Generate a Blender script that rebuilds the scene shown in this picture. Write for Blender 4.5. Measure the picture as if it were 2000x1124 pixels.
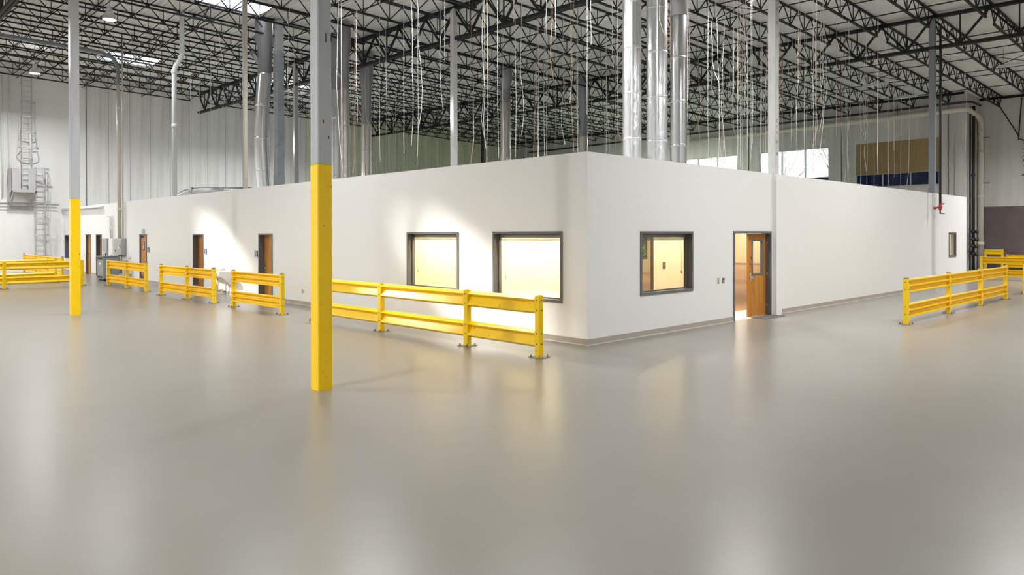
import bpy, math, random
from mathutils import Vector, Matrix
random.seed(7)
S = bpy.context.scene
COL = S.collection
for o in list(bpy.data.objects):
    bpy.data.objects.remove(o)

# ------------------------------------------------------------------ camera, light, exposure
cam_d = bpy.data.cameras.new('camera')
cam = bpy.data.objects.new('camera', cam_d); COL.objects.link(cam)
YAW, PITCH, ROLL = 0.804626592, -0.00586229, -0.00162765
fw = Vector((math.cos(YAW)*math.cos(PITCH), math.sin(YAW)*math.cos(PITCH), math.sin(PITCH)))
rt = Vector((math.sin(YAW), -math.cos(YAW), 0)); up = rt.cross(fw)
r2 = rt*math.cos(ROLL) + up*math.sin(ROLL); u2 = -rt*math.sin(ROLL) + up*math.cos(ROLL)
m = Matrix(((r2.x, u2.x, -fw.x, -10.479), (r2.y, u2.y, -fw.y, -8.843), (r2.z, u2.z, -fw.z, 2.103), (0, 0, 0, 1)))
cam.matrix_world = m
cam_d.sensor_fit = 'HORIZONTAL'; cam_d.sensor_width = 36.0
cam_d.lens = 36.0*1414.4/2000.0
cam_d.shift_y = -95.9/2000.0
cam_d.clip_start = 0.05; cam_d.clip_end = 400
S.camera = cam

S.view_settings.view_transform = 'Standard'
S.view_settings.look = 'None'
S.view_settings.gamma = 1.0
S.view_settings.use_curve_mapping = False
S.view_settings.exposure = 0.0
S.cycles.use_denoising = True
S.cycles.max_bounces = 8
S.cycles.diffuse_bounces = 5
S.cycles.glossy_bounces = 4
S.cycles.transparent_max_bounces = 12
S.cycles.sample_clamp_indirect = 6.0
S.cycles.blur_glossy = 0.5
S.cycles.caustics_reflective = False
S.cycles.caustics_refractive = False

W = bpy.data.worlds.new('sky'); S.world = W; W.use_nodes = True
bg = W.node_tree.nodes['Background']
bg.inputs[0].default_value = (0.80, 0.89, 1.0, 1); bg.inputs[1].default_value = 2.6

SUN_DIR = Vector((1.0, -1.43, -0.943)).normalized()
sd = bpy.data.lights.new('sun', 'SUN'); sd.energy = 32.0; sd.angle = math.radians(5.0); sd.color = (1.0, 0.95, 0.86)
so = bpy.data.objects.new('sun', sd); COL.objects.link(so)
so.rotation_euler = SUN_DIR.to_track_quat('-Z', 'Y').to_euler(); so.location = (-40, 60, 50)

LAMP_W = 620.0          # every high-bay lamp of the hall
OFFICE_W = 60.0         # every ceiling panel inside the office
H = 3.66                # height of the office block

def deck_z(x, y):
    return 11.15 - 0.025*x + 0.012*y

# ------------------------------------------------------------------ materials
def mat(name, color, rough=0.6, metal=0.0, spec=0.5, emit=None, estr=0.0, noise=None, bump=None, alpha=None):
    M = bpy.data.materials.new(name); M.use_nodes = True
    nt = M.node_tree; b = nt.nodes['Principled BSDF']
    b.inputs['Base Color'].default_value = (*color, 1)
    b.inputs['Roughness'].default_value = rough
    b.inputs['Metallic'].default_value = metal
    b.inputs['Specular IOR Level'].default_value = spec
    if emit:
        b.inputs['Emission Color'].default_value = (*emit, 1); b.inputs['Emission Strength'].default_value = estr
    if noise or bump:
        tc = nt.nodes.new('ShaderNodeTexCoord')
    if noise:          # (scale xyz, second colour, low, high)
        sc, c2, lo, hi = noise
        mp = nt.nodes.new('ShaderNodeMapping'); mp.inputs['Scale'].default_value = sc
        n = nt.nodes.new('ShaderNodeTexNoise'); n.inputs['Scale'].default_value = 1.0; n.inputs['Detail'].default_value = 6
        r = nt.nodes.new('ShaderNodeValToRGB')
        r.color_ramp.elements[0].position = lo; r.color_ramp.elements[1].position = hi
        r.color_ramp.elements[0].color = (*c2, 1); r.color_ramp.elements[1].color = (*color, 1)
        nt.links.new(tc.outputs['Object'], mp.inputs[0]); nt.links.new(mp.outputs[0], n.inputs['Vector'])
        nt.links.new(n.outputs['Fac'], r.inputs[0]); nt.links.new(r.outputs[0], b.inputs['Base Color'])
    if bump:           # (scale xyz, strength, distance)
        sc, st, di = bump
        mp = nt.nodes.new('ShaderNodeMapping'); mp.inputs['Scale'].default_value = sc
        n = nt.nodes.new('ShaderNodeTexNoise'); n.inputs['Scale'].default_value = 1.0; n.inputs['Detail'].default_value = 4
        bp = nt.nodes.new('ShaderNodeBump'); bp.inputs['Strength'].default_value = st; bp.inputs['Distance'].default_value = di
        nt.links.new(tc.outputs['Object'], mp.inputs[0]); nt.links.new(mp.outputs[0], n.inputs['Vector'])
        nt.links.new(n.outputs['Fac'], bp.inputs['Height']); nt.links.new(bp.outputs[0], b.inputs['Normal'])
    return M

def mat_floor():
    M = mat('sealed_concrete', (0.40, 0.385, 0.35), 0.275, spec=0.42)
    nt = M.node_tree; b = nt.nodes['Principled BSDF']
    tc = nt.nodes.new('ShaderNodeTexCoord')
    def noise(scale, detail, vec):
        n = nt.nodes.new('ShaderNodeTexNoise'); n.inputs['Scale'].default_value = scale; n.inputs['Detail'].default_value = detail
        nt.links.new(vec, n.inputs['Vector']); return n.outputs['Fac']
    n1 = noise(0.22, 3, tc.outputs['Object']); n2 = noise(1.6, 3, tc.outputs['Object'])
    r1 = nt.nodes.new('ShaderNodeValToRGB'); r1.color_ramp.elements[0].position = 0.3; r1.color_ramp.elements[1].position = 0.72
    r1.color_ramp.elements[0].color = (0.226, 0.209, 0.181, 1); r1.color_ramp.elements[1].color = (0.260, 0.248, 0.219, 1)
    r2_ = nt.nodes.new('ShaderNodeValToRGB'); r2_.color_ramp.elements[0].position = 0.2; r2_.color_ramp.elements[1].position = 0.8
    r2_.color_ramp.elements[0].color = (0.93, 0.925, 0.91, 1); r2_.color_ramp.elements[1].color = (1, 1, 1, 1)
    mx = nt.nodes.new('ShaderNodeMixRGB'); mx.blend_type = 'MULTIPLY'; mx.inputs[0].default_value = 1
    nt.links.new(n1, r1.inputs[0]); nt.links.new(n2, r2_.inputs[0])
    nt.links.new(r1.outputs[0], mx.inputs[1]); nt.links.new(r2_.outputs[0], mx.inputs[2])
    nt.links.new(mx.outputs[0], b.inputs['Base Color'])
    return M

def mat_clear(name, tint, gloss=0.06):
    M = bpy.data.materials.new(name); M.use_nodes = True; nt = M.node_tree; nt.nodes.clear()
    out = nt.nodes.new('ShaderNodeOutputMaterial'); t = nt.nodes.new('ShaderNodeBsdfTransparent'); t.inputs[0].default_value = (*tint, 1)
    g = nt.nodes.new('ShaderNodeBsdfGlossy'); g.inputs['Roughness'].default_value = 0.02
    mx = nt.nodes.new('ShaderNodeMixShader'); mx.inputs[0].default_value = gloss
    nt.links.new(t.outputs[0], mx.inputs[1]); nt.links.new(g.outputs[0], mx.inputs[2]); nt.links.new(mx.outputs[0], out.inputs[0])
    return M

def mat_wood():
    M = mat('oak_door', (0.50, 0.21, 0.035), 0.38)
    nt = M.node_tree; b = nt.nodes['Principled BSDF']
    tc = nt.nodes.new('ShaderNodeTexCoord'); mp = nt.nodes.new('ShaderNodeMapping'); mp.inputs['Scale'].default_value = (9, 9, 1.1)
    n = nt.nodes.new('ShaderNodeTexNoise'); n.inputs['Scale'].default_value = 1.2; n.inputs['Detail'].default_value = 7; n.inputs['Distortion'].default_value = 0.6
    r = nt.nodes.new('ShaderNodeValToRGB'); r.color_ramp.elements[0].position = 0.3; r.color_ramp.elements[1].position = 0.75
    r.color_ramp.elements[0].color = (0.40, 0.145, 0.018, 1); r.color_ramp.elements[1].color = (0.58, 0.255, 0.045, 1)
    nt.links.new(tc.outputs['Object'], mp.inputs[0]); nt.links.new(mp.outputs[0], n.inputs['Vector']); nt.links.new(n.outputs['Fac'], r.inputs[0]); nt.links.new(r.outputs[0], b.inputs['Base Color'])
    return M

def mat_yellow():
    M = mat('yellow_paint', (0.93, 0.60, 0.0), 0.33)
    nt = M.node_tree; b = nt.nodes['Principled BSDF']
    tc = nt.nodes.new('ShaderNodeTexCoord')
    n = nt.nodes.new('ShaderNodeTexNoise'); n.inputs['Scale'].default_value = 14; n.inputs['Detail'].default_value = 6
    r = nt.nodes.new('ShaderNodeValToRGB'); r.color_ramp.elements[0].position = 0.285; r.color_ramp.elements[1].position = 0.315
    r.color_ramp.elements[0].color = (0.16, 0.11, 0.05, 1); r.color_ramp.elements[1].color = (0.93, 0.60, 0.0, 1)
    nt.links.new(tc.outputs['Object'], n.inputs['Vector']); nt.links.new(n.outputs['Fac'], r.inputs[0]); nt.links.new(r.outputs[0], b.inputs['Base Color'])
    return M

P = {}
P['floor'] = mat_floor()
P['white'] = mat('white_wall_paint', (0.80, 0.80, 0.785), 0.55, spec=0.3)
P['hallwhite'] = mat('hall_white_paint', (0.82, 0.82, 0.81), 0.6, noise=((0.5, 0.5, 0.12), (0.75, 0.745, 0.73), 0.3, 0.6))
P['panel'] = mat('ribbed_wall_paint', (0.76, 0.755, 0.74), 0.55, noise=((2.0, 2.0, 0.12), (0.60, 0.585, 0.565), 0.3, 0.55))
P['panel_green'] = mat('ribbed_wall_green_light_tint', (0.70, 0.73, 0.57), 0.55, noise=((3.0, 3.0, 0.12), (0.52, 0.54, 0.41), 0.3, 0.55))  # green cast of the far bay's light mixed into the panel colour
P['seam'] = mat('panel_joint', (0.16, 0.155, 0.15), 0.8)
P['concrete'] = mat('grey_hall_wall', (0.64, 0.635, 0.61), 0.8, noise=((2.5, 2.5, 0.15), (0.52, 0.51, 0.485), 0.3, 0.6))
P['dado'] = mat('brown_dado_paint', (0.15, 0.115, 0.115), 0.7, noise=((1.5, 1.5, 1.5), (0.12, 0.09, 0.09), 0.3, 0.7))
P['base'] = mat('taupe_vinyl', (0.40, 0.36, 0.31), 0.5)
P['caulk'] = mat('white_caulk', (0.72, 0.70, 0.66), 0.6)
P['deck'] = mat('painted_roof_deck', (0.84, 0.84, 0.81), 0.5, noise=((0.8, 0.3, 1), (0.74, 0.74, 0.71), 0.3, 0.7))
P['steel'] = mat('dark_primer_steel', (0.014, 0.0135, 0.0125), 0.6, spec=0.25)
P['colgrey'] = mat('grey_column_paint', (0.45, 0.46, 0.475), 0.55, spec=0.3, noise=((4, 4, 0.6), (0.38, 0.385, 0.40), 0.28, 0.5))
P['colwhite'] = mat('pale_column_paint', (0.60, 0.60, 0.585), 0.5, noise=((5, 5, 1.2), (0.46, 0.46, 0.45), 0.27, 0.48))
P['coldark'] = mat('blue_grey_column_paint', (0.20, 0.215, 0.235), 0.5)
P['wrap'] = mat('blue_grey_board_wrap', (0.32, 0.36, 0.38), 0.6, noise=((3, 3, 3), (0.27, 0.30, 0.32), 0.3, 0.6))
P['yellow'] = mat_yellow()
P['bolt'] = mat('bare_bolt_steel', (0.20, 0.17, 0.14), 0.45, metal=0.7)
P['cap'] = mat('grey_post_cap', (0.22, 0.19, 0.14), 0.5)
P['frame'] = mat('dark_grey_frame_paint', (0.12, 0.12, 0.125), 0.4)
P['bronze'] = mat('bronze_trim', (0.13, 0.09, 0.045), 0.45)
P['wood'] = mat_wood()
P['chrome'] = mat('brushed_chrome', (0.75, 0.73, 0.70), 0.25, metal=1.0)
P['foil'] = mat('crinkled_foil', (0.95, 0.955, 0.97), 0.36, metal=1.0, bump=((14, 14, 5), 0.55, 0.03))
P['foil_dark'] = mat('dusty_crinkled_foil', (0.62, 0.585, 0.55), 0.32, metal=1.0, bump=((16, 16, 9), 0.7, 0.03))
P['galv'] = mat('galvanised_sheet', (0.72, 0.72, 0.73), 0.30, metal=1.0, bump=((3, 3, 1.2), 0.12, 0.02))
P['duct_dark'] = mat('dull_duct_sheet', (0.30, 0.30, 0.31), 0.45, metal=0.8)
P['galv_matt'] = mat('weathered_galvanised_steel', (0.5, 0.5, 0.5), 0.5, metal=0.3)
P['pvc'] = mat('cream_pipe_paint', (0.66, 0.63, 0.56), 0.4)
P['pvc_white'] = mat('white_pipe_paint', (0.74, 0.76, 0.78), 0.4)
P['iron'] = mat('black_iron_pipe', (0.022, 0.020, 0.020), 0.45)
P['red'] = mat('red_valve_paint', (0.36, 0.03, 0.02), 0.4)
P['box'] = mat('grey_enclosure_paint', (0.36, 0.37, 0.375), 0.45)
P['transformer'] = mat('transformer_grey', (0.27, 0.28, 0.28), 0.45)
P['black'] = mat('black_plastic', (0.015, 0.015, 0.015), 0.5)
P['sign'] = mat('navy_sign_plastic', (0.05, 0.06, 0.09), 0.5)
P['glyph'] = mat('white_sign_print', (0.8, 0.8, 0.8), 0.5)
P['ivory'] = mat('ivory_plastic', (0.62, 0.56, 0.42), 0.45)
P['porcelain'] = mat('white_enamel', (0.80, 0.79, 0.76), 0.2)
P['copper'] = mat('copper_pipe', (0.55, 0.25, 0.14), 0.3, metal=1.0)
P['wire'] = mat('pale_hanger_wire', (0.86, 0.84, 0.80), 0.45)
P['wire_copper'] = mat('tan_hanger_wire', (0.60, 0.38, 0.26), 0.45)
P['cream'] = mat('cream_office_paint', (0.80, 0.72, 0.50), 0.6)
P['officefloor'] = mat('tan_office_carpet', (0.42, 0.26, 0.13), 0.75, noise=((6, 6, 6), (0.38, 0.23, 0.115), 0.3, 0.7))
P['tile'] = mat('pale_vinyl_tile', (0.74, 0.70, 0.62), 0.3)
P['glass'] = mat_clear('window_glass', (0.97, 0.98, 0.97), 0.05)
P['blueglass'] = mat_clear('blue_film_glass', (0.0006, 0.030, 0.078), 0.05)
P['dome'] = mat_clear('acrylic_dome', (0.95, 0.95, 0.97), 0.04)
P['blind'] = mat('tan_blind_fabric', (0.33, 0.24, 0.11), 0.8, noise=((3, 3, 0.5), (0.29, 0.21, 0.095), 0.3, 0.7))
P['slat'] = mat('ivory_blind_metal', (0.30, 0.27, 0.20), 0.4)
P['lens'] = mat('lamp_lens', (0.9, 0.9, 0.9), 0.4, emit=(1.0, 0.96, 0.90), estr=5)
P['tube'] = mat('unlit_fluorescent_fixture', (0.72, 0.73, 0.73), 0.35)
P['reflector'] = mat('lamp_reflector', (0.55, 0.55, 0.55), 0.4, metal=0.5)
P['mat'] = mat('dark_door_mat', (0.13, 0.115, 0.11), 0.9)
P['bark'] = mat('tree_bark', (0.22, 0.18, 0.15), 0.9)
P['leaf'] = mat('green_leaf', (0.20, 0.38, 0.10), 0.6)
P['grass'] = mat('lawn', (0.14, 0.20, 0.06), 0.9)
P['blue'] = mat('blue_plastic', (0.02, 0.06, 0.22), 0.4)
P['ink'] = mat('marker_ink', (0.05, 0.05, 0.06), 0.7)
P['soot'] = mat('scuff_mark', (0.06, 0.055, 0.05), 0.9)

# ------------------------------------------------------------------ mesh building
class MB:
    def __init__(s): s.v = []; s.f = []; s.sm = []
    def add(s, vs, fs, smooth=False):
        n = len(s.v); s.v += [tuple(v) for v in vs]
        for f in fs: s.f.append([i+n for i in f]); s.sm.append(smooth)
        return s
    def box(s, x0, y0, z0, x1, y1, z1):
        if x0 > x1: x0, x1 = x1, x0
        if y0 > y1: y0, y1 = y1, y0
        if z0 > z1: z0, z1 = z1, z0
        return s.add([(x0,y0,z0),(x1,y0,z0),(x1,y1,z0),(x0,y1,z0),(x0,y0,z1),(x1,y0,z1),(x1,y1,z1),(x0,y1,z1)],
              [(0,3,2,1),(4,5,6,7),(0,1,5,4),(1,2,6,5),(2,3,7,6),(3,0,4,7)])
    def bev(s, x0, y0, z0, x1, y1, z1, b=0.01):
        """box with bevelled vertical and top edges"""
        def ring(i, z): return [(x0+i,y0+b,z),(x0+b,y0+i,z),(x1-b,y0+i,z),(x1-i,y0+b,z),(x1-i,y1-b,z),(x1-b,y1-i,z),(x0+b,y1-i,z),(x0+i,y1-b,z)]
        vs = ring(0, z0) + ring(0, z1-b) + [( (x0+x1)/2+(p[0]-(x0+x1)/2)*(1-2*b/(x1-x0)), (y0+y1)/2+(p[1]-(y0+y1)/2)*(1-2*b/(y1-y0)), z1) for p in ring(0, z1)]
        fs = [tuple(range(7,-1,-1)), tuple(range(16,24))]
        for k in range(2):
            for i in range(8):
                j = (i+1) % 8; fs.append((k*8+i, k*8+j, k*8+8+j, k*8+8+i))
        return s.add(vs, fs)
    def bar(s, p, q, w, h=None, upv=(0,0,1)):
        h = h or w; p = Vector(p); q = Vector(q); d = (q-p).normalized(); u = Vector(upv)
        if abs(d.dot(u)) > 0.98: u = Vector((1,0,0))
        a = d.cross(u).normalized()*w/2; c = a.cross(d).normalized()*h/2
        vs = [p-a-c, p+a-c, p+a+c, p-a+c, q-a-c, q+a-c, q+a+c, q-a+c]
        return s.add(vs, [(0,3,2,1),(4,5,6,7),(0,1,5,4),(1,2,6,5),(2,3,7,6),(3,0,4,7)])
    def tube(s, pts, r, n=10, caps=True, jitter=0.0, rr=None):
        pts = [Vector(p) for p in pts]; base = len(s.v); N = len(pts); vs = []; prev = None
        for i, p in enumerate(pts):
            d = (pts[min(i+1, N-1)] - pts[max(i-1, 0)]).normalized()
            if prev is None:
                a = d.cross(Vector((0,0,1)) if abs(d.z) < 0.9 else Vector((1,0,0))).normalized()
            else:
                a = (prev - d*prev.dot(d)).normalized()
            prev = a; c = d.cross(a); R = rr[i] if rr else r
            for k in range(n):
                t = 2*math.pi*k/n; q = R*(1+random.uniform(-jitter, jitter))
                vs.append(p + a*math.cos(t)*q + c*math.sin(t)*q)
        fs = []
        for i in range(N-1):
            for k in range(n):
                k2 = (k+1) % n; fs.append((i*n+k, i*n+k2, (i+1)*n+k2, (i+1)*n+k))
        s.add(vs, fs, True)
        if caps:
            s.f.append([base+k for k in range(n-1,-1,-1)]); s.sm.append(False)
            s.f.append([base+(N-1)*n+k for k in range(n)]); s.sm.append(False)
        return s
    def lathe(s, prof, c=(0,0,0), n=20):
        vs = []; fs = []
        for r, z in prof:
            for k in range(n):
                t = 2*math.pi*k/n; vs.append((c[0]+r*math.cos(t), c[1]+r*math.sin(t), c[2]+z))
        for i in range(len(prof)-1):
            for k in range(n):
                k2 = (k+1) % n; fs.append((i*n+k, i*n+k2, (i+1)*n+k2, (i+1)*n+k))
        return s.add(vs, fs, True)
    def prism(s, prof, p, q, side):
        """extrude a closed (d, z) profile from p to q; d runs along 'side'"""
        p = Vector(p); q = Vector(q); sd_ = Vector(side); n = len(prof)
        vs = [p + sd_*d + Vector((0,0,z)) for d, z in prof] + [q + sd_*d + Vector((0,0,z)) for d, z in prof]
        fs = [tuple(range(n)), tuple(range(2*n-1, n-1, -1))]
        for i in range(n):
            j = (i+1) % n; fs.append((i, n+i, n+j, j))
        return s.add(vs, fs)
    def mesh(s, name, m):
        me = bpy.data.meshes.new(name); me.from_pydata(s.v, [], s.f)
        me.polygons.foreach_set('use_smooth', s.sm); me.materials.append(m); me.update()
        return me

def link(name, me, parent=None, label=None):
    o = bpy.data.objects.new(name, me); COL.objects.link(o)
    if parent is not None:
        o.parent = parent; o.matrix_parent_inverse = parent.matrix_basis.inverted()
    if label: o['label'] = label
    return o
JOINED = {'anchor_bolts', 'rail_bolts', 'scuff_marks', 'marker_writing', 'blind_slats', 'joist_web', 'girder_web', 'cross_bridging', 'tape_seam', 'dark_stain', 'plaque_glyph', 'pictogram', 'hangers'}
def part(name, mb, m, parent, label=None):
    o = link(name, mb.mesh(name, P[m]), parent, label)
    if name in JOINED and parent is not None: o['kind'] = 'stuff'
    return o
def tag(o, label, cat, group=None):
    o['label'] = label; o['category'] = cat
    if group: o['group'] = group
    return o
def thing(name, label, cat, loc, group=None):
    o = bpy.data.objects.new(name, None); COL.objects.link(o); o.location = loc; o.matrix_basis = Matrix.Translation(loc)
    o.empty_display_size = 0.2
    return tag(o, label, cat, group)
def struct(name, mb, m, parent=None):
    o = part(name, mb, m, parent)
    if parent is None: o['kind'] = 'structure'
    return o
def structroot(name, loc):
    o = bpy.data.objects.new(name, None); COL.objects.link(o); o.matrix_basis = Matrix.Translation(loc); o['kind'] = 'structure'
    return o

def wall_cells(mb, axis, a, b, u0, u1, z0, z1, holes):
    """wall slab between a..b on one axis, u0..u1 along the other, with rectangular holes (u0,u1,z0,z1)"""
    us = sorted({u0, u1, *[h[0] for h in holes], *[h[1] for h in holes]}); zs = sorted({z0, z1, *[h[2] for h in holes], *[h[3] for h in holes]})
    us = [u for u in us if u0 <= u <= u1]; zs = [z for z in zs if z0 <= z <= z1]
    for i in range(len(us)-1):
        run = None
        for j in range(len(zs)-1):
            um = (us[i]+us[i+1])/2; zm = (zs[j]+zs[j+1])/2
            if not any(h[0] < um < h[1] and h[2] < zm < h[3] for h in holes):
                if axis == 'x': mb.box(a, us[i], zs[j], b, us[i+1], zs[j+1])
                else: mb.box(us[i], a, zs[j], us[i+1], b, zs[j+1])
    return mb

# ------------------------------------------------------------------ setting: floor
XW, XR, YB, XL, YF = 37.0, 39.8, 40.0, -20.0, -19.0
f = MB(); f.add([(XL,YF,0),(XR+0.3,YF,0),(XR+0.3,YB,0),(XL,YB,0)], [(0,1,2,3)])
floor = struct('floor', f, 'floor')
of = MB(); of.box(0.2, 0.35, 0.0, 24.8, YB-0.2, 0.006); of.box(24.8, 3.3, 0, XW-0.2, YB-0.2, 0.006)
part('office_carpet', of, 'officefloor', floor)
tl = MB(); tl.box(5.3, 0.0, 0, 8.6, 1.05, 0.008); part('entry_tile', tl, 'tile', floor)
g = MB(); g.add([(XW+0.3,-60,-0.1),(140,-60,-0.1),(140,120,-0.1),(XW+0.3,120,-0.1)], [(0,1,2,3)])
struct('ground', g, 'grass')

# ------------------------------------------------------------------ setting: office block
WT = 0.2
doors_left = [(13.02, 14.02), (18.72, 19.74), (25.13, 26.10), (32.06, 33.06), (34.06, 35.04)]
DH = 2.14
wins_left = [(0.63, 2.63, 0.76, 2.16), (3.79, 5.76, 0.79, 2.16), (36.75, 39.6, 0.75, 2.11)]
holesL = [(a, b, -1, DH) for a, b in doors_left] + wins_left
wl = MB(); wall_cells(wl, 'x', 0.0, WT, 0.0, YB, 0.0, H, holesL)
wall_left_office = struct('wall_office_left', wl, 'white')
wins_front = [(1.66, 3.62, 0.84, 2.16), (22.5, 23.48, 1.14, 2.15)]
DR = (5.40, 7.32)
holesF = [(DR[0], DR[1], -1, 2.17)] + wins_front
wf = MB(); wall_cells(wf, 'y', 0.0, WT, WT, 25.0, 0.0, H, holesF)
wall_front_office = struct('wall_office_right', wf, 'white')
we = MB(); we.box(24.8, WT, 0, 25.0, 3.1, H); we.box(24.8, 3.1, 0, XW, 3.3, H)
struct('wall_office_end', we, 'white')
oc = MB(); oc.box(WT, WT, 3.36, 24.8, YB, 3.46); oc.box(24.8, 3.3, 3.36, XW, YB, 3.46)
struct('ceiling_office', oc, 'white')
# pilasters where two hall columns are boxed into the front wall
for px in (7.55, 20.6):
    pm = MB(); pm.box(px-0.13, -0.10, 0.0, px+0.17, 0.0, H-0.015)
    part('boxed_pilaster', pm, 'white', wall_front_office)
# baseboards
def baseboard(name, segs, axis):
    bm_ = MB(); cm = MB()
    for a, b in segs:
        if axis == 'x': bm_.box(-0.014, a, 0.012, 0.0, b, 0.115); cm.box(-0.02, a, 0.0, 0.0, b, 0.012)
        else: bm_.box(a, -0.014, 0.012, b, 0.0, 0.115); cm.box(a, -0.02, 0.0, b, 0.0, 0.012)
    o = struct(name, bm_, 'base'); part('caulk_line', cm, 'caulk', o)
ys = [-0.014]
for a, b in doors_left: ys += [a-0.0, b+0.0]
ys.append(YB); baseboard('baseboard_left', [(ys[i], ys[i+1]) for i in range(0, len(ys), 2)], 'x')
baseboard('baseboard_right', [(0.0, DR[0]), (7.72, 20.47), (20.77, 25.0)], 'y')
# inner partitions
ip = MB(); ip.box(1.45, 0.2, 0, 1.57, 9.0, 3.36); struct('wall_inner_left', ip, 'cream')
ip = MB(); ip.box(5.26, 2.2, 0, 8.0, 2.26, 3.36); w2 = struct('wall_inner_near', ip, 'cream')
tr = MB(); tr.box(5.225, 2.19, 0, 5.26, 2.265, 2.6); part('edge_trim', tr, 'bronze', w2)
ip = MB(); wall_cells(ip, 'x', 22.0, 22.15, 11.6, 26.0, 0, 3.36, [(14.35, 16.6, 0.75, 2.5)]); struct('wall_inner_middle', ip, 'cream')
ip = MB(); wall_cells(ip, 'x', 35.2, 35.35, 8.0, 30.0, 0, 3.36, [(13.3, 14.5, 0.6, 2.6), (17.2, 19.6, 0.9, 2.6)]); w4 = struct('wall_inner_back', ip, 'cream')
ip = MB(); ip.box(0.2, YB-0.25, 0, XW-0.2, YB-0.2, 3.36); ip.box(9.0, 26.0, 0, 22.0, 26.12, 3.36); ip.box(22.15, 29.9, 0, 35.2, 30.0, 3.36); struct('wall_inner_far', ip, 'cream')
bb = MB(); bb.box(35.185, 8.0, 0, 35.2, 30.0, 0.12); struct('baseboard_inner', bb, 'base')

# windows of the office
def office_window(n, axis, a, b, z0, z1, label_frame=None, blind=True, cord=True, dep=0.20):
    """frame proud of the wall face, recessed glass; a raised blind at the head"""
    def bx(mb, u0, u1, d0, d1, zz0, zz1):
        if axis == 'x': mb.box(d0, u0, zz0, d1, u1, zz1)
        else: mb.box(u0, d0, zz0, u1, d1, zz1)
    t = 0.05
    root = structroot('window_%d' % n, (0.1, (a+b)/2, z0) if axis == 'x' else ((a+b)/2, 0.1, z0))
    fr = MB()
    for (u0, u1, zz0, zz1) in ((a, a+t, z0, z1), (b-t, b, z0, z1), (a+t, b-t, z0, z0+t), (a+t, b-t, z1-t, z1)):
        bx(fr, u0, u1, -0.022, dep, zz0, zz1)
    part('window_frame', fr, 'frame', root)
    st = MB(); t2 = t+0.028
    for (u0, u1, zz0, zz1) in ((a+t, a+t2, z0+t, z1-t), (b-t2, b-t, z0+t, z1-t), (a+t2, b-t2, z0+t, z0+t2), (a+t2, b-t2, z1-t2, z1-t)):
        bx(st, u0, u1, dep*.5, dep*.7, zz0, zz1)
    part('glazing_bead', st, 'frame', root)
    gl = MB(); bx(gl, a+t2, b-t2, dep*.59, dep*.62, z0+t2, z1-t2); part('pane', gl, 'glass', root)
    if blind:
        hr = MB(); bx(hr, a+0.07, b-0.07, 0.145, 0.195, z1-0.135, z1-0.07); h_ = part('blind_headrail', hr, 'slat', root)
        sk = MB()
        for k in range(5): bx(sk, a+0.08, b-0.08, 0.15, 0.19, z1-0.150-0.012*k, z1-0.141-0.012*k)
        part('blind_slats', sk, 'slat', root)
        if cord:
            cd = MB()
            uc = b-0.22 if axis == 'x' else b-0.2
            p0 = (0.16, uc, z1-0.12) if axis == 'x' else (uc, 0.16, z1-0.12)
            p1 = (0.16, uc, z0+0.45) if axis == 'x' else (uc, 0.16, z0+0.45)
            cd.tube([p0, p1], 0.004, 6); q = Vector(p1); cd.tube([q, q-Vector((0,0,0.06))], 0.012, 8)
            part('blind_cord', cd, 'slat', root)
    return root
office_window(1, 'x', *wins_left[0]); office_window(2, 'x', *wins_left[1])
office_window(3, 'y', *wins_front[0]); office_window(4, 'y', *wins_front[1], blind=False, dep=0.06)
w5 = office_window(5, 'x', *wins_left[2], blind=False)
sl = MB()
for k in range(24): sl.box(0.15, 36.83, 0.84+0.05*k, 0.19, 39.52, 0.875+0.05*k)
part('blind_slats', sl, 'galv_matt', w5)
# inner windows seen through the open door and the front window
for n, (x, a, b, z0, z1, gm) in enumerate([(22.0, 14.35, 16.6, 0.75, 2.5, 'glass'), (35.2, 13.3, 14.5, 0.6, 2.6, 'glass'), (35.2, 17.2, 19.6, 0.9, 2.6, 'glass')]):
    root = structroot('window_%d' % (6+n), (x, (a+b)/2, z0)); fr = MB()
    for (u0, u1, zz0, zz1) in ((a, a+.05, z0, z1), (b-.05, b, z0, z1), (a, b, z0, z0+.05), (a, b, z1-.05, z1)): fr.box(x-0.02, u0, zz0, x+0.17, u1, zz1)
    part('window_frame', fr, 'frame' if n != 1 else 'bronze', root)
    gl = MB(); gl.box(x+0.07, a+.05, z0+.05, x+0.076, b-.05, z1-.05); part('pane', gl, gm, root)

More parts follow.
